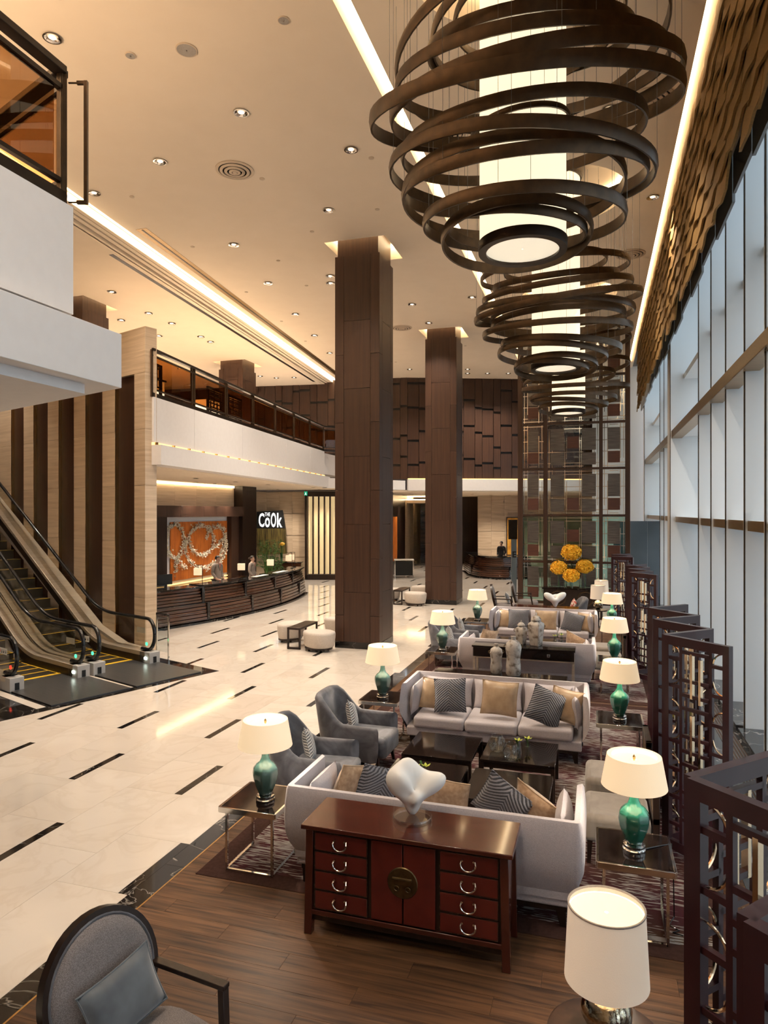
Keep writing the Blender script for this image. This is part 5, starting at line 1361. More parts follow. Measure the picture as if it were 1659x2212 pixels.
# ---- pylon beside the screen
p_ = P(1110, 1290)
t = thing('sign_pylon', 'slim grey-green sign pylon left of the glass screen', 'pylon', (p_.x, p_.y, 0), TH)
MB().box(-.10, .10, -.06, .06, 0, 2.75).build('body', MAT['vestibule_grey'], t, bevel=.008)
MB().box(-.20, .12, -.10, .10, 2.25, 3.0).build('head', MAT['bronze_dark'], t, bevel=.008)

def text_mesh(body, size, mat, name, parent, loc, rot, sx=1.0, ext=.01, bold=.0, align='CENTER'):
    cu = bpy.data.curves.new(name, 'FONT'); cu.body = body; cu.size = size; cu.extrude = ext; cu.offset = bold; cu.align_x = align; cu.resolution_u = 3
    tmp = bpy.data.objects.new('tmp_text', cu); COL.objects.link(tmp); dg = bpy.context.evaluated_depsgraph_get()
    me = bpy.data.meshes.new_from_object(tmp.evaluated_get(dg)); bpy.data.objects.remove(tmp); bpy.data.curves.remove(cu)
    me.materials.clear(); me.materials.append(mat); o = bpy.data.objects.new(name, me); COL.objects.link(o); o.parent = parent
    o.location = loc; o.rotation_euler = rot; o.scale = (sx, 1, 1)
    return o
text_mesh('E', .32, MAT['black'], 'letter', t, (0, -.062, 1.55), (pi/2, 0, 0), 1.0, .004, .01)

# ================================================================ ESCALATORS
def escalator(label, N_right, idx):
    # local frame: x along the rise, y to the left seen when going up ... right newel foot at y = 0, left at y = +1.25
    t = thing('escalator', label, 'escalator', (N_right.x, N_right.y, 0), atan2(ED.y, ED.x), 'escalators')
    Wd = 1.28; A = radians(31); x1 = 1.55; run = 9.3
    def prof(z_off, lead=0.0, dx=0.0):       # centre line of the truss at height z_off: flat, bend, incline
        pts = [(lead, z_off)]
        for k in range(9):
            f = k/8; ang = A*f; R = 2.2
            pts.append((x1+dx + R*sin(ang), z_off + R*(1-cos(ang))))
        xe, ze = pts[-1]; pts.append((xe+run*cos(A), ze+run*sin(A)))
        return pts
    def strip(name, mat, y0, y1, zlo, zhi, lead=0.0, **kw):
        a = prof(zlo, lead); b = prof(zhi, lead); poly = [(x, z) for x, z in a] + [(x, z) for x, z in reversed(b)]
        return MB().prismy(poly, y0, y1).build(name, mat, t, **kw)
    for y, nm_ in ((0.0, 0), (Wd, 1)):
        out = -1 if nm_ == 0 else 1
        strip('deck', MAT['steel_brushed'], y-.13, y+.13, .16, .26, lead=.10, bevel=.008)
        strip('skirt', MAT['bronze_dark'], y-out*.10, y-out*.13, -.02, .17, lead=.12)
        strip('cladding', MAT['steel_brushed'], y+out*.10, y+out*.14, -.30, .20, lead=.3)
        b0 = prof(.26, .25); b1 = prof(.93, .25)
        npan = 7; 
        g = MB().prismy([(x, z) for x, z in b0] + [(x, z) for x, z in reversed(b1)], y-.006, y+.006).build('glass_balustrade', MAT['glass_smoke'], t)
        # moving handrail with its newel turn
        zc, R = .62, .34
        pts = [(.55, y, .26), (.22, y, .28)] + [(.16 - R*sin(a)*.62, y, zc - R*cos(a)) for a in [pi*k/12 for k in range(13)]]
        pts = [(.40, y, .285)] + [(.18 - R*sin(a)*.75, y, zc - R*cos(a)) for a in [pi*k/14 for k in range(15)]]
        pts += [(x, y, z) for x, z in prof(zc+R, .5)]
        MB().tube(pts, .040, 8).build('handrail', MAT['rubber'], t, smooth=True, ang=60)
        MB().box(-.08, .30, y-.13, y+.13, 0, .26).build('newel_base', MAT['ceramic_grey'], t, bevel=.01)
        MB().box(-.085, -.075, y-.04, y+.04, .03, .16).build('rail_inlet', MAT['black'], t)
        MB().box(.02, .10, y-out*.128, y-out*.15, .10, .15).build('foot_light', MAT['floodlight'], t)
        s_ = MB(); s_.lathe([(.04, 0), (.04, .012)], 16); so = s_.build('signal_lamp', MAT['signal_green'] if (idx or nm_ == 0) else MAT['signal_red'], t, loc=(.22, y-out*.012, .40)); so.rotation_euler = (pi/2, 0, 0)
    # notice plates: four pictograms
    for y, out in ((0.0, -1), (Wd, 1)):
        pl = MB().box(.30, .62, y+out*.010, y+out*.014, .62, .74).build('notice_plate', MAT['paper'], t)
        for k in range(4):
            ic = MB(); cx = .34+.08*k; yy = y+out*.016
            if k < 3:
                ic.box(cx-.012, cx+.012, yy-.001, yy+.001, .65, .69); ic.box(cx-.008, cx+.008, yy-.001, yy+.001, .695, .711)
                if k == 1: ic.box(cx+.016, cx+.026, yy-.001, yy+.001, .65, .675)
                if k == 2: ic.box(cx-.016, cx+.026, yy-.001, yy+.001, .645, .652)
            else:
                ic.tube([(cx+.026*cos(a), yy, .68+.026*sin(a)) for a in [2*pi*q/14 for q in range(14)]], .004, 4, closed=True); ic.bar((cx-.018, yy, .662), (cx+.018, yy, .698), .003, .006)
            ic.build('pictogram', MAT['sign_red'] if k == 3 else MAT['black'], pl)
    # steps
    st_me = MB().box(0, .405, .14, Wd-.14, -.24, 0).mesh('step', MAT['step_dark'])
    lt_me = MB().box(-.004, .035, .14, Wd-.14, .0005, .004).mesh('step_line', MAT['yellow_line'])
    sd_me = MB().box(0, .40, .14, .165, .0005, .004).mesh('step_line', MAT['yellow_line']); sr_me = MB().box(0, .40, Wd-.165, Wd-.14, .0005, .004).mesh('step_line', MAT['yellow_line'])
    x = .62; z = .024
    for k in range(28):
        if x < x1+.55: dz = 0
        else: dz = min(.231, .231*((x-x1-.55)/.9))
        z += dz
        o = inst('step', st_me, t, (x, 0, z)); inst('step_line', lt_me, o)
        if k < 6: inst('step_line', sd_me, o); inst('step_line', sr_me, o)
        x += .40
    MB().box(-1.55, .62, -.10, Wd+.10, .007, .024).build('landing_plate', MAT['plate_grey'], t)
    MB().box(.56, .64, .10, Wd-.10, .024, .030).build('comb', MAT['yellow_line'], t)
    return t
pane('glass_smoke', (.93, .92, .88))
pm('sign_red', (.7, .04, .03), .5)
NR = Vector((-9.24, 12.71, 0)) - ED*.0
NL = Vector((-9.80, 11.20, 0))
escalator('right escalator with black handrails beside the travertine fin wall', NR, 1)
escalator('left escalator at the left edge of the frame', NL, 0)
NX = NL - LD*1.52
# landing border of black stone and white bars
rzE = atan2(ED.y, ED.x)
t = thing('escalator_landing', 'black stone border round the escalator landing plates', 'landing', (NR.x, NR.y, 0), rzE)
MB().box(-1.72, .75, -.42, 5.0, .0005, .0035).build('black_field', MAT['marble_black'], t)
MB().box(-1.50, .30, 1.42, 1.62, .0035, .006).build('pale_bar', MAT['marble_cream'], t); MB().box(-1.50, .30, 3.06, 3.22, .0035, .006).build('pale_bar', MAT['marble_cream'], t)
# pale stone kerb along the wall
mk = MB(Matrix.Translation((NR.x, NR.y, 0)) @ Matrix.Rotation(rzE, 4, 'Z'))
o = mk.prismy([(.75, 0), (.75, .20), (1.55, .22), (2.65, .52), (10.7, 5.17), (10.7, 4.4), (2.8, 0)], -.38, -.17).build('escalator_kerb', MAT['marble_cream'], None)
tag(o, 'pale stone kerb sloping between the right escalator and the fin wall', 'kerb')
# barrier frame at the newel
t = thing('queue_barrier', 'small steel barrier frame behind the right escalator newel', 'barrier', tuple(NR - LD*-.30 + ED*.05), rzE)
for x in (-.20, .24): MB().box(x-.015, x+.015, -.015, .015, 0, 1.05).build('post', MAT['chrome'], t)
MB().box(-.20, .24, -.015, .015, 1.02, 1.05).build('top_bar', MAT['chrome'], t)
MB().box(-.18, .22, -.004, .004, .20, .98).build('glass', MAT['glass_clear'], t)

# ================================================================ BALUSTRADES
def balustrade(name, label, pts, z0, h, spacing, glass, ends=True):
    t = thing(name, label, 'balustrade', (pts[0][0], pts[0][1], z0)); o0 = Vector((pts[0][0], pts[0][1], 0))
    for i in range(len(pts)-1):
        a = Vector((*pts[i], 0))-o0; b = Vector((*pts[i+1], 0))-o0; L_ = (b-a).length; n = max(1, round(L_/spacing)); d = (b-a).normalized()
        MB().bar(a+zz*(h-.03), b+zz*(h-.03), .11, .06).build('top_rail', MAT['bronze_dark'], t, bevel=.006)
        MB().bar(a+zz*(h-.17), b+zz*(h-.17), .05, .04).build('mid_rail', MAT['bronze_dark'], t)
        MB().bar(a+zz*.05, b+zz*.05, .09, .10).build('bottom_rail', MAT['bronze_dark'], t)
        MB().bar(a+zz*.19, b+zz*.19, .045, .035).build('low_rail', MAT['bronze_dark'], t)
        for k in range(n+1):
            p = a + d*(L_*k/n)
            for off in ((-.07, .07) if 0 < k < n else (0,)):
                MB().bar(p+d*off, p+d*off+zz*(h-.04), .05, .06, d).build('post', MAT['bronze'], t)
            if k < n:
                q = a + d*(L_*(k+1)/n); MB().bar(p+d*.09+zz*(h*.5), q-d*.09+zz*(h*.5), .012, h-.36).build('glass_pane', MAT[glass], t)
    return t
balustrade('glass_balustrade', 'long bronze and smoked glass balustrade along the mezzanine edge', [(BX(YB0)-.06, YB0), (BX(YB1)-.06, YB1), (BX(YB1)+.35, YB1+.6)], 5.98, 1.14, 1.95, 'glass_bronze')
balustrade('glass_balustrade', 'near bronze balustrade with amber glass at the upper left corner', [(K.x-.06, -4.5), (K.x-.06, K.y-.06), (K.x-.06+ED.x*6, K.y-.06+ED.y*6)], 5.80, 1.12, 4.6, 'glass_amber')
# bracket frame standing off the corner post
t = thing('corner_bracket', 'square bronze bracket frame standing off the near balustrade corner', 'bracket', (K.x, K.y+.0, 5.80))
dv = Vector((.955, .297, 0)).normalized()
fr = MB(); a = Vector((0, 0, .10)); 
for z in (.04, 1.02): fr.bar(dv*-.04+zz*z, dv*.04+zz*z, .012, .012)
for z in (.04, 1.02): fr.bar(dv*.03+zz*z, dv*.12+zz*z, .024, .030)
fr.bar(dv*.105+zz*.025, dv*.105+zz*1.035, .030, .030, dv)
fr.build('frame', MAT['bronze'], t, bevel=.003)
# lattice screens standing behind the mezzanine balustrade
def lattice_panel(label, p, rz, w=1.1, h=1.02):
    t = thing('lattice_screen', label, 'screen', (p.x, p.y, 5.935), rz, 'mezzanine lattice screens')
    fr = MB(); fr.box(-w/2, -w/2+.07, -.03, .03, 0, h); fr.box(w/2-.07, w/2, -.03, .03, 0, h); fr.box(-w/2, w/2, -.03, .03, h-.07, h); fr.box(-w/2, w/2, -.03, .03, 0, .08); fr.build('frame', MAT['bronze_dark'], t)
    for k in range(1, 9):
        z = h*k/9; a = -w/2+(.0 if k % 2 else .2); MB().box(a, w/2-(.25 if k % 2 else 0), -.016, .016, z-.015, z+.015).build('lattice_bar', MAT['bronze_dark'], t)
    for k in range(1, 5):
        x = -w/2+w*k/5; a = .08+(.0 if k % 2 else .35); MB().box(x-.015, x+.015, -.016, .016, a, h-(.4 if k % 2 else .07)).build('lattice_bar', MAT['bronze_dark'], t)
    return t
for l, yy, off in (('low lattice screen behind the balustrade right beside the stone fin wall', 14.1, -.45), ('left of two lattice screens behind the middle of the balustrade', 17.9, -.50), ('right of two lattice screens behind the middle of the balustrade', 19.3, -.50)):
    lattice_panel(l, Vector((BX(yy)+off, yy, 0)), pi/2+.11)
# warm lit cabinet glimpsed behind the lattice
for l, yy in (('small glowing lantern box behind the first lattice screen', 15.4), ('small glowing lantern box behind the middle lattice screens', 18.9)):
    t = thing('lantern_box', l, 'lantern', (BX(yy)-1.3, yy, 5.935))
    MB().box(-.3, .3, -.5, .5, .0, .45).build('plinth', MAT['wood_dark'], t); MB().box(-.22, .22, -.4, .4, .45, .85).build('glow', MAT['shade_inner'], t); MB().box(-.26, .26, -.44, .44, .85, .90).build('cap', MAT['bronze_dark'], t)
# ================================================================ RECEPTION DESK
DX = lambda y: -10.66 - .0375*(y-21.5)**2
def desk_y(px):
    lo, hi = 13.0, 27.0
    def f(y): d = -DX(y)*_s + y*_c; return CXP + FPX*(DX(y)*_c + y*_s)/d - px
    for _ in range(50):
        m_ = (lo+hi)/2
        if f(m_) < 0: lo = m_
        else: hi = m_
    return lo
def desk(name, label, curve, y0, y1, posts_lo, posts_hi, closed_end=True):
    # curve(t, off) -> point on the front line, off metres back
    t = thing(name, label, 'reception desk', curve(y0, 0) , 0, 'curved reception desks'); o0 = Vector(curve(y0, 0))
    def run(nm_, mat, a, b, off0, off1, z0, z1, n=8, **kw):
        poly = [Vector(curve(a+(b-a)*k/n, off0))-o0 for k in range(n+1)] + [Vector(curve(b-(b-a)*k/n, off1))-o0 for k in range(n+1)]
        return MB().prism([(p.x, p.y) for p in poly], z0, z1).build(nm_, mat, t, **kw)
    run('plinth', MAT['marble_black'], y0, y1, -.10, .9, 0, .055, 24)
    run('core', MAT['wood_dark'], y0, y1, .27, .62, .05, 1.04, 24)
    for ps, off, za, zb in ((posts_lo, 0.0, .07, .60), (posts_hi, .09, .60, 1.04)):
        run('tier_shelf', MAT['marble_black'], y0, y1, off-.012, .3, zb-.012, zb, 24)
        ed = [y0] + ps + [y1]
        for p in ps: run('stone_post', MAT['marble_black'], p-.05, p+.05, off-.006, .3, za, zb-.012, 2)
        for i in range(len(ed)-1):
            a = ed[i] + (.055 if i else 0); b = ed[i+1] - (.055 if i < len(ed)-2 else 0)
            if b-a < .05: continue
            n = 5; hgt = (zb-.012-za)/n
            for k in range(n):
                run('slat', MAT['wood_desk'], a, b, off + .022*k*(1 if off > 0 else .6), off+.19, za+hgt*k+.006, za+hgt*(k+1)-.006, 6, bevel=.006)
    ed = [y0] + posts_hi + [y1]
    for i in range(len(ed)-1):
        run('counter_top', MAT['marble_black'], ed[i], ed[i+1]-.006, .06, .72, 1.04 + (.03 if i % 2 else 0), 1.085 + (.03 if i % 2 else 0), 8, bevel=.004)
    return t
def c_rec(y, off):
    dx = -.075*(y-21.5); n = Vector((-1, dx, 0)).normalized()     # away from the lobby
    return (DX(y)+n.x*off, y+n.y*off, 0)
desk('reception_desk', 'long curved reception desk of glossy grooved wood with black stone top', c_rec, 14.6, 25.5, [desk_y(p) for p in (451, 546, 608, 648)], [desk_y(p) for p in (444, 536, 600, 638)])
K4 = [P(1001, 1234), P(1012, 1243), P(1030, 1248), P(1060, 1251), P(1090, 1252), P(1125, 1251), P(1150, 1250)]
def c_con(s_, off):
    k = max(0, min(len(K4)-2, int(s_))); f = s_-k; p = K4[k].lerp(K4[k+1], f); d = (K4[k+1]-K4[k]).normalized(); n = Vector((-d.y, d.x, 0))
    return (p.x+n.x*off, p.y+n.y*off, 0)
desk('concierge_desk', 'small curved concierge desk of red-brown wood at the far back', c_con, 0.0, 6.0, [1.3, 4.35], [1.5, 4.55])

# ---- desk lamps
def desk_lamp(label, px, off):
    y = desk_y(px) + .5; x, yy, _ = c_rec(y, off)
    # slide along so that the pole stands at the pixel column
    for _ in range(30):
        d = -x*_s + yy*_c; q = CXP + FPX*(x*_c + yy*_s)/d - px
        y = min(y - q*.02, 25.25); x, yy, _z = c_rec(y, off)
    t = thing('desk_lamp', label, 'desk lamp', (x, yy, 1.09), TH, 'small desk lamps on the reception desk')
    MB().lathe([(.07, 0), (.07, .012)], 20).build('base', MAT['black'], t)
    MB().box(-.008, .008, -.008, .008, .012, .60).build('pole', MAT['black'], t)
    MB().box(-.20, .01, -.006, .006, .585, .60).build('arm', MAT['black'], t)
    MB().box(-.25, -.01, -.07, .07, .28, .50).build('shade', MAT['shade_linen'], t, bevel=.01)
    MB().box(-.136, -.124, -.006, .006, .50, .59).build('hanger', MAT['black'], t)
    return t
for l, px in (('small box-shade desk lamp left of the first receptionist', 437), ('small box-shade desk lamp between the two receptionists', 530), ('small box-shade desk lamp right of the second receptionist', 592), ('fourth small desk lamp along the reception desk', 631), ('small desk lamp at the right end of the reception desk', 641)):
    desk_lamp(l, px, .42)
for l, px in (('white papers on the counter before the second receptionist', 570), ('white folder on the counter near the right desk lamps', 617)):
    y = desk_y(px)+.25; x, yy, _ = c_rec(y, .30); o = MB().box(-.10, .10, -.45, .45, 0, .012).build('papers', MAT['paper'], None); o.location = (x, yy, 1.118); tag(o, l, 'papers')
t = thing('name_card', 'small gold name card at the left end of the reception desk', 'sign', (*c_rec(desk_y(347)+.1, .2)[:2], 1.118), 1.2)
MB().box(-.16, .16, -.01, .01, 0, .10).build('card', MAT['black'], t); MB().box(-.13, .13, -.012, -.0105, .03, .07).build('gilt_line', MAT['brass'], t)
t = thing('computer_monitor', 'black monitor seen edge-on at the left of the reception desk', 'monitor', (*c_rec(desk_y(356)+.3, .45)[:2], 1.118), 1.0)
MB().box(-.22, .22, -.015, .015, .08, .38).build('screen', MAT['black'], t, bevel=.004); MB().box(-.03, .03, -.02, .06, 0, .10).build('stand', MAT['black'], t)

# ---- niche frame with the blossom relief
def PXW(px, py, X): 
    u = (px-CXP)/FPX; d = X/(-_s+u*_c); return Vector((X, d*(_c+u*_s), EYE-(py-CYP)*d/FPX))
t = thing('relief_niche', 'dark wood niche framing the orange relief behind reception', 'niche', (-14.4, 22.8, 0))
def nb(n_, m_, y0, y1, z0, z1, x0=-14.48, x1=-14.0, **kw): return MB().box(x0+14.4, x1+14.4, y0-22.8, y1-22.8, z0, z1).build(n_, MAT[m_], t, **kw)
nb('side_post', 'wood_dark', 19.35, 20.05, .0, 3.12); nb('side_post', 'wood_panel', 24.78, 25.40, 0, 3.12, x1=-14.25)
for k in range(4): nb('head_panel', 'wood_panel', 19.35+1.5125*k+.003, 19.35+1.5125*(k+1)-.003, 3.12, 3.52, bevel=.004)
nb('back_board', 'plaster_white', 20.05, 24.78, .4, 3.12, x1=-14.46)
nb('sill_light', 'led_warm', 20.75, 24.75, .70, .73, x1=-14.40)
nb('ledge', 'wood_desk', 19.35, 25.4, .40, .66, x1=-13.9)
r_ = thing('blossom_relief', 'orange panel with looping garland of pale porcelain blossoms behind reception', 'artwork', (-14.42, 22.77, .84))
MB().box(-.02, .02, -1.93, 1.93, 0, 2.10).build('orange_panel', MAT['art_orange'], r_)
def zp(x, y): return PXW(320+x*.2532, 1000+y*.2532, -14.36) - Vector((-14.42, 22.77, .84))
loops_ = [[(225+75*cos(a), 665+145*sin(a)) for a in [2*pi*k/40 for k in range(41)]],
          [(450+105*cos(a), 660+125*sin(a)) for a in [2*pi*k/44 for k in range(45)]],
          [(320, 640), (310, 720), (330, 800), (370, 860), (430, 895), (500, 895), (560, 850), (610, 790), (640, 720), (655, 640), (640, 570), (600, 535), (555, 550)],
          [(560, 720), (600, 690), (640, 650), (660, 600)], [(250, 800), (235, 860), (230, 940)], [(240, 830), (290, 880), (320, 890)], [(540, 545), (510, 580), (490, 650)],
          [(655, 640), (665, 700), (650, 780), (600, 860), (620, 850)]]
bl = MB(); tw = MB(); rr = random.Random(9)
for Lp in loops_:
    pts = [zp(*p) for p in Lp]; tw.tube(pts, .012, 5)
    for i in range(len(pts)-1):
        n = max(2, int((pts[i+1]-pts[i]).length/.009))
        for k in range(n):
            c0 = pts[i].lerp(pts[i+1], k/n) + Vector((rr.uniform(-.02, .07), rr.gauss(0, .048), rr.gauss(0, .048)))
            a = Vector((rr.uniform(.1, 1), rr.uniform(-1, 1), rr.uniform(-1, 1))).normalized(); b = a.orthogonal().normalized(); q = rr.uniform(.030, .055)
            bl.add([c0-a*q, c0+b*q*.55, c0+a*q, c0-b*q*.55, c0+a.cross(b)*q*.3], [(0,1,4),(1,2,4),(2,3,4),(3,0,4)])
o = bl.build('porcelain_blossoms', MAT['porcelain_leaf'], r_, recalc=False); o['kind'] = 'stuff'
tw.build('twig', MAT['bronze'], r_)

# ---- restaurant sign
sp = PD(586, 1150, 33.35)
t = thing('restaurant_sign', 'slanted sign board reading THE COOK on the stone wall behind reception', 'sign', (sp.x, sp.y, 0), TH)
sc_ = 33.35/FPX
def sgn(px, py): return ((px-586)*sc_, EYE-(py-CYP)*sc_)
MB().prismy([sgn(555,1105.5), sgn(611,1102), sgn(617,1141), sgn(555,1141)], -.06, .0).build('name_board', MAT['black'], t)
pb_ = MB().prismy([sgn(555.5,1141), sgn(617,1141), sgn(620,1196), sgn(556,1199)], -.05, .0).build('picture_board', MAT['stalks'] if 'stalks' in MAT else MAT['leather_tan'], t)
pm('stalks', (.16, .12, .03), .5, col2=(.05, .035, .012), scale=(26, 26, 1.5), lo=.4, hi=.6); pb_.data.materials[0] = MAT['stalks']
def glyph(ch, pxl, pxr, pyt, pyb, bold=.02):
    o = text_mesh(ch, 1.0, MAT['sign_white'], 'letter', t, (0, 0, 0), (pi/2, 0, 0), 1.0, .012, bold, 'LEFT')
    xs = [v.co.x for v in o.data.vertices]; ys = [v.co.y for v in o.data.vertices]; w = (pxr-pxl)*sc_; h = (pyb-pyt)*sc_
    sx, sy = w/(max(xs)-min(xs)), h/(max(ys)-min(ys)); o.scale = (sx, sy, 1); x0, z0 = sgn(pxl, pyb)
    o.location = (x0-min(xs)*sx, -.066, z0-min(ys)*sy)
glyph('C', 559.5, 571.5, 1108.5, 1138.5); glyph('o', 573, 583.5, 1118, 1139); glyph('O', 585.5, 597, 1107.5, 1139); glyph('k', 599, 610, 1108, 1139)
glyph('T', 572.5, 576, 1107, 1115, .005); glyph('H', 577, 580.5, 1107, 1115, .005); glyph('E', 581.3, 584, 1107, 1115, .005)
ep = PD(660.5, 1066, 33.1); t = thing('exit_sign', 'small green exit sign hanging above the lit slat bay', 'sign', (ep.x, ep.y, ep.z-.10), TH)
MB().box(-.075, .075, -.02, .02, 0, .20).build('panel', MAT['sign_green'], t)
m_ = MB(); m_.box(-.02, .02, -.022, -.021, .06, .12); m_.box(-.012, .012, -.022, -.021, .13, .155); m_.bar((-.02, -.0215, .06), (-.045, -.0215, .03), .001, .014); m_.bar((.02, -.0215, .06), (.04, -.0215, .03), .001, .014); m_.build('running_figure', MAT['sign_white'], t)
MB().box(-.006, .006, -.006, .006, .20, .35).build('hanger', MAT['black'], t)

# ---- plants near the sign
def leafy(label, loc, h, n, spread, seed, pot=True, flower=False):
    t = thing('potted_plant', label, 'plant', loc); rr = random.Random(seed)
    if pot: MB().lathe([(.16, 0), (.20, .35), (.17, .35), (.16, .30)], 20).build('pot', MAT['bronze_dark'], t, smooth=True)
    st = MB(); lf = MB()
    for k in range(n):
        a = rr.uniform(0, 6.28); R = spread*sqrt(rr.random()); zt = h*rr.uniform(.45, 1.0); tip = Vector((R*cos(a), R*sin(a), zt)); b = Vector((.05*cos(a), .05*sin(a), .3))
        if k % 8 == 0: st.tube([b, b.lerp(tip, .5)+Vector((0,0,.08)), tip], .008, 5)
        d = Vector((cos(a+rr.uniform(-1, 1)), sin(a+rr.uniform(-1, 1)), rr.uniform(-.6, .5))).normalized(); s_ = d.orthogonal().normalized(); q = rr.uniform(.10, .20)
        lf.add([tip, tip+d*q*.5+s_*q*.13, tip+d*q, tip+d*q*.5-s_*q*.13, tip+d*q*.5+zz*.01], [(0,1,4),(1,2,4),(2,3,4),(3,0,4)])
    st.build('stems', MAT['leaf'], t); o = lf.build('foliage', MAT['leaf'], t, recalc=False); o['kind'] = 'stuff'
    return t
p_ = PD(580, 1250, 28.9); leafy('bushy green plant standing left of the sign board', (p_.x, p_.y, 0), 2.1, 300, .42, 4)
p_ = PD(596, 1250, 29.2); leafy('lower green plant behind the reception lamps', (p_.x, p_.y, 0), 1.35, 120, .26, 5)
p_ = PD(608, 1200, 30.2)
t = thing('tall_flower_vase', 'glass vase of tall yellow flowers before the sign board', 'vase', (p_.x, p_.y, 1.10))
MB().lathe([(.05, 0), (.06, .40), (.055, .40), (.045, .02), (.002, .02)], 18, cap=False).build('glass', MAT['glass_green'], t, smooth=True)
m_ = MB(); rr = random.Random(2)
for k in range(7): m_.tube([(0, 0, .03), (rr.uniform(-.08, .08), rr.uniform(-.08, .08), rr.uniform(.7, 1.1))], .010, 5)
m_.build('stalks', MAT['leaf'], t)
MB(Matrix.Translation((.03, 0, .78))).lathe([(.001, -.08), (.11, -.03), (.13, .03), (.05, .08), (.001, .09)], 14).build('blossom', MAT['petal_yellow'], t, smooth=True)
t = thing('display_cabinet', 'low wooden cabinet carrying the flower vase behind the reception desk', 'cabinet', (p_.x, p_.y, 0), TH)
MB().box(-.7, .9, -.3, .3, .05, 1.06).build('body', MAT['wood_desk'], t, bevel=.006); MB().box(-.72, .92, -.32, .32, 1.06, 1.10).build('top', MAT['marble_black'], t); MB().box(-.66, .86, -.26, .26, 0, .05).build('plinth', MAT['wood_dark'], t)

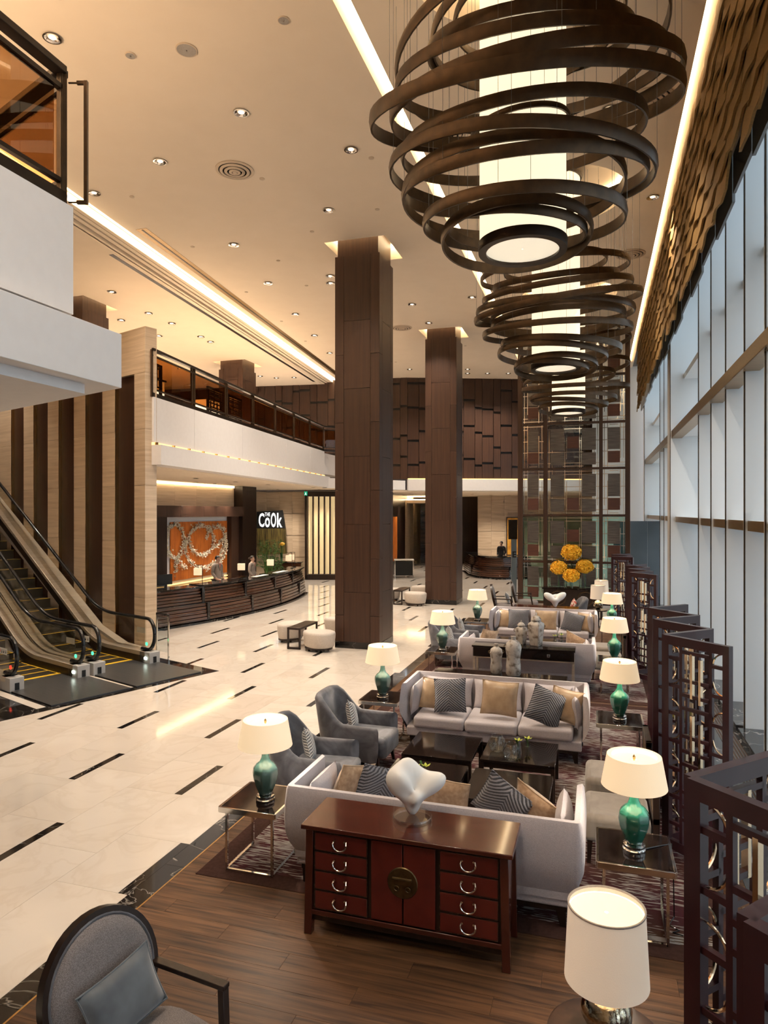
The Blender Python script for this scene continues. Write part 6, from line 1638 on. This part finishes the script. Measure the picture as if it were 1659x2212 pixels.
# ================================================================ PEOPLE (facing -Y locally)
def skin_mesh(name, verts, edges, mat, parent, root=0, sub=2):
    me = bpy.data.meshes.new(name); me.from_pydata([v[:3] for v in verts], edges, []); o = bpy.data.objects.new(name, me); COL.objects.link(o); o.parent = parent
    md = o.modifiers.new('skin', 'SKIN'); md.use_smooth_shade = True
    if not me.skin_vertices: 
        bpy.context.view_layer.objects.active = o
    sv = me.skin_vertices[0].data
    for i, v in enumerate(verts):
        r = v[3]; sv[i].radius = r if isinstance(r, tuple) else (r, r); sv[i].use_root = (i == root)
    m2 = o.modifiers.new('sub', 'SUBSURF'); m2.levels = sub; m2.render_levels = sub
    me.materials.append(mat)
    return o
pm('tie_coral', (.55, .20, .14), .6)
def person(label, loc, rz, coat, H=1.70, female=False, skirt='suit_black'):
    t = thing('person', label, 'person', loc, rz); k = H/1.72; V = []; E_ = []
    def v(x, y, z, r): V.append((x*k, y*k, z*k, (r[0]*k, r[1]*k) if isinstance(r, tuple) else r*k)); return len(V)-1
    sh = .17 if female else .19
    pel = v(0, 0, .95, (.14, .10)); wa = v(0, 0, 1.10, (.125, .09)); ch = v(0, .0, 1.28, (.15, .105)); nb_ = v(0, .01, 1.43, (.07, .06)); nk = v(0, .0, 1.485, .055)
    jaw = v(0, -.02, 1.53, (.060, .068)); hd = v(0, -.005, 1.605, (.076, .090)); tp = v(0, .0, 1.665, (.056, .068))
    E_ += [(pel, wa), (wa, ch), (ch, nb_), (nb_, nk), (nk, jaw), (jaw, hd), (hd, tp)]
    for s_ in (-1, 1):
        a = v(s_*sh, .01, 1.38, .055); b = v(s_*(sh+.035), .03, 1.12, .043); c_ = v(s_*(sh-.02), -.12, .93, .034); h = v(s_*(sh-.06), -.19, .91, (.030, .018))
        E_ += [(nb_, a), (a, b), (b, c_), (c_, h)]
        for f in range(4):
            f1 = v(s_*(sh-.035-.022*f), -.245-.008*(1 if f in (1, 2) else 0), .905, .0095); f2 = v(s_*(sh-.040-.022*f), -.275-.010*(1 if f in (1, 2) else 0), .890, .0085); E_ += [(h, f1), (f1, f2)]
        th_ = v(s_*(sh-.105), -.205, .915, .0105); t2 = v(s_*(sh-.120), -.235, .905, .009); E_ += [(h, th_), (th_, t2)]
        hp = v(s_*.09, 0, .88, .085); kn = v(s_*.10, -.01, .50, .058); an = v(s_*.10, .02, .09, .040); ft = v(s_*.105, -.12, .04, (.04, .03)); E_ += [(pel, hp), (hp, kn), (kn, an), (an, ft)]
    skin_mesh('body', V, E_, MAT['skin'], t, pel)
    V, E2 = [], []
    p0 = v(0, 0, .80, (.175, .135)); p1 = v(0, 0, .95, (.165, .125)); p2 = v(0, 0, 1.10, (.145, .108)); p3 = v(0, 0, 1.28, (.168, .122)); p4 = v(0, .015, 1.43, (.092, .082)); E2 += [(p0, p1), (p1, p2), (p2, p3), (p3, p4)]
    for s_ in (-1, 1):
        a = v(s_*sh, .01, 1.38, .068); b = v(s_*(sh+.035), .03, 1.12, .056); c_ = v(s_*(sh-.015), -.10, .95, .046); E2 += [(p4, a), (a, b), (b, c_)]
    skin_mesh('jacket', V, E2, MAT[coat], t, p1)
    V, E3 = [], []
    q0 = v(0, 0, .93, (.155, .118)); 
    for s_ in (-1, 1):
        a = v(s_*.095, 0, .84, .098); b = v(s_*.10, -.01, .50, .072); c_ = v(s_*.10, .02, .12, .062); E3 += [(q0, a), (a, b), (b, c_)]
    skin_mesh('trousers', V, E3, MAT[skirt], t, q0)
    # shirt front, hair, face
    MB().prismy([(-.045*k, 1.455*k), (.045*k, 1.455*k), (0, 1.22*k)], -.112*k, -.070*k).build('shirt_front', MAT['tie_coral'] if coat != 'suit_black' else MAT['suit_black'], t)
    for s_ in (-1, 1): MB().prismy([(s_*.045*k, 1.46*k), (s_*.085*k, 1.40*k), (s_*.06*k, 1.33*k), (s_*.004, 1.20*k)], -.116*k, -.080*k).build('lapel', MAT[coat], t, bevel=.004)
    hm = MB()
    def hf(u, vv):
        a = 2*pi*u; ph = vv*(1.75 if abs(((u+.25) % 1)-.5) < .28 else (2.15 if female else 1.85)); back = sin(a)
        lim = ph if back > -.35 else min(ph, .95)
        r = 1.0; return (.086*sin(lim)*cos(a)*k, (.004+.104*sin(lim)*sin(a))*k, (1.608+.112*cos(lim))*k)
    hm.grid(hf, 24, 9, cu=True); hm.build('hair', MAT['hair'], t, smooth=True, ang=80, recalc=False)
    if female: MB(Matrix.Translation((0, .115*k, 1.61*k))).lathe([(.001, -.04), (.035, -.025), (.045, 0), (.035, .025), (.001, .04)], 14).build('hair_bun', MAT['hair'], t, smooth=True)
    fc = MB()
    for s_ in (-1, 1): fc.cbox((s_*.030*k, -.096*k, 1.600*k), .024*k, .010, .009*k); fc.cbox((s_*.030*k, -.096*k, 1.620*k), .030*k, .008, .004*k)
    fc.build('eyes', MAT['hair'], t)
    MB().taper((0, -.100*k, 1.560*k), (.026*k, .030*k), (0, -.092*k, 1.600*k), (.012*k, .012*k)).build('nose', MAT['skin'], t, bevel=.004)
    MB().cbox((0, -.090*k, 1.535*k), .040*k, .012, .009*k).build('mouth', MAT['lips'], t, bevel=.003)
    for s_ in (-1, 1): MB().cbox((s_*.082*k, .002, 1.590*k), .012, .030*k, .055*k).build('ear', MAT['skin'], t, bevel=.005)
    return t
pm('tie_coral', (.55, .20, .14), .6)
pm('lips', (.45, .16, .13), .5)
def px_at_X(px, X): u = (px-CXP)/FPX; d = X/(-_s+u*_c); return Vector((X, d*(_c+u*_s), 0))
p_ = px_at_X(470, -12.75); person('receptionist in a tan jacket with short black hair, standing before the orange relief', p_, face(1, -.20), 'suit_tan', 1.77)
p_ = px_at_X(545, -12.25); person('receptionist in a tan jacket with hair pinned up, standing by the dark pier', p_, face(1, .05), 'suit_tan', 1.68, True)
p_ = PD(1083, 1200, 36.8); person('man in a black suit standing behind the far concierge desk', (p_.x, p_.y, 0), face(-.35, -1), 'suit_black', 1.73)

# ---- paintings and table at the back
lp = PD(1112, 1155, 40.8); t = thing('yellow_painting', 'tall yellow abstract painting on the stone wall behind the concierge', 'painting', (lp.x, lp.y, .75), TH)
MB().box(-.45, .45, -.03, .03, 0, 2.2).build('canvas', MAT['art_yellow'], t); MB().box(-.50, .50, -.02, .035, -.05, 2.25).build('frame', MAT['wood_dark'], t)
q = ca.lerp(cb_, .10); t = thing('orange_painting', 'glowing orange painting on the corridor wall beside the nearer column', 'painting', (q.x+.10, q.y, .75), atan2((cb_-ca).y, (cb_-ca).x))
MB().box(-.9, .9, -.04, .02, 0, 2.3).build('canvas', MAT['art_orange'], t); MB().box(-.95, .95, -.02, .03, -.05, 2.35).build('frame', MAT['wood_dark'], t)
q = P(868, 1248); t = thing('hall_table', 'dark table with white top in the corridor beside the nearer column', 'table', (q.x, q.y+.4, 0), TH)
MB().box(-.5, .5, -.3, .3, .86, .90).build('top', MAT['paper'], t, bevel=.004)
for sx in (-1, 1):
    for sy in (-1, 1): MB().box(sx*.46-.025, sx*.46+.025, sy*.26-.025, sy*.26+.025, 0, .86).build('leg', MAT['chrome'], t)
MB().box(-.44, .44, -.24, .24, .1, .80).build('box_body', MAT['black'], t)

# ================================================================ CEILING FITTINGS
pm('grille_paint', (.62, .50, .38), .6)
pm('speaker_mesh', (.42, .38, .34), .7, col2=(.34, .31, .28), scale=(90, 90, 90))
def diffuser(label, px, py, r=.36):
    p = P(px, py, CEIL); t = thing('air_diffuser', label, 'air vent', (p.x, p.y, CEIL-.004), 0, 'round ceiling air diffusers')
    for i, (a, b, z) in enumerate(((1.0, .86, -.012), (.78, .64, -.030), (.54, .40, -.040), (.30, .16, -.048))):
        MB().lathe([(a*r, z+.012), (a*r, z), (b*r, z-.010), (b*r-.006, z), (a*r, z+.012)], 40, cap=False).build('cone_ring', MAT['grille_paint'], t, smooth=True)
    MB().lathe([(.01, -.002), (.98*r, -.002)], 40, cap=False).build('dark_throat', MAT['black'], t)
    MB().lathe([(.12*r, -.055), (.12*r, -.002)], 20).build('hub', MAT['grille_paint'], t)
    return t
for l, px, py in (('round air diffuser in the ceiling left of the nearest chandelier', 507, 367), ('round air diffuser seen through the left of the nearest chandelier', 962, 288), ('round air diffuser seen through the right rim of the nearest chandelier', 1405, 215), ('round air diffuser right of the middle chandelier', 1362, 549), ('small far round air diffuser between the two wood columns', 868, 708)): diffuser(l, px, py)
for l, px, py, r in (('round grey ceiling speaker near the top of the frame', 403, 107, .15), ('small round detector near the top left of the ceiling', 282, 119, .075), ('small round detector at the top edge of the ceiling', 613, 43, .08), ('round speaker at the top right of the ceiling', 1367, 50, .10)):
    p = P(px, py, CEIL); t = thing('ceiling_speaker', l, 'ceiling speaker', (p.x, p.y, CEIL)); MB().lathe([(r*.9, -.014), (.01, -.016)], 28, cap=False).build('mesh', MAT['speaker_mesh'], t); MB().lathe([(r, -.001), (r, -.012), (r*.9, -.015), (r*.9, -.001)], 28, cap=False).build('rim', MAT['grille_paint'], t, smooth=True)
sk_me = MB().lathe([(.05, 0), (.05, -.010), (.02, -.016), (.001, -.016)], 16, cap=False).mesh('sprinkler_head', MAT['grille_paint'], True)
for px, py in ((285,425),(566,386),(416,533),(674,500),(601,563),(802,341),(662,617),(532,631),(608,694),(660,737),(930,752),(1005,747),(855,782),(815,452),(750,585)):
    p = P(px, py, CEIL); o = inst('sprinkler_head', sk_me, None, (p.x, p.y, CEIL)); tag(o, 'tiny flush sprinkler cap in the tan main ceiling', 'sprinkler', 'ceiling sprinkler caps')
# ---- soffit downlights over the reception
for x, y in ((-12.2, 16.5), (-12.2, 19.0), (-12.2, 21.5), (-12.2, 24.0), (-11.8, 27.5), (-9.5, 33.6+1.5)):
    downlight(Vector((x, y, 4.38 if y < 30 else 4.28)), 'small downlight in the low ceiling over the reception desk', 'reception downlights', 170, .8, 2.0)
for y in (21.4, 22.6, 23.8):
    t = downlight(Vector((-13.7, y, 4.38)), 'small downlight aimed at the orange relief behind reception', 'relief downlights', 420, .7, 1.6)
for px, d in ((600, 32.2), (690, 32.4), (1060, 39.0), (1100, 39.0), (1020, 37), (890, 38), (900, 44)):  # the last two are added to brighten the corridor
    q = PD(px, CYP, d); downlight(Vector((q.x, q.y, 4.38 if px < 700 else 4.28)), 'small downlight in the low ceiling at the back of the lobby', 'back hall downlights', 330, .8, 2.0)
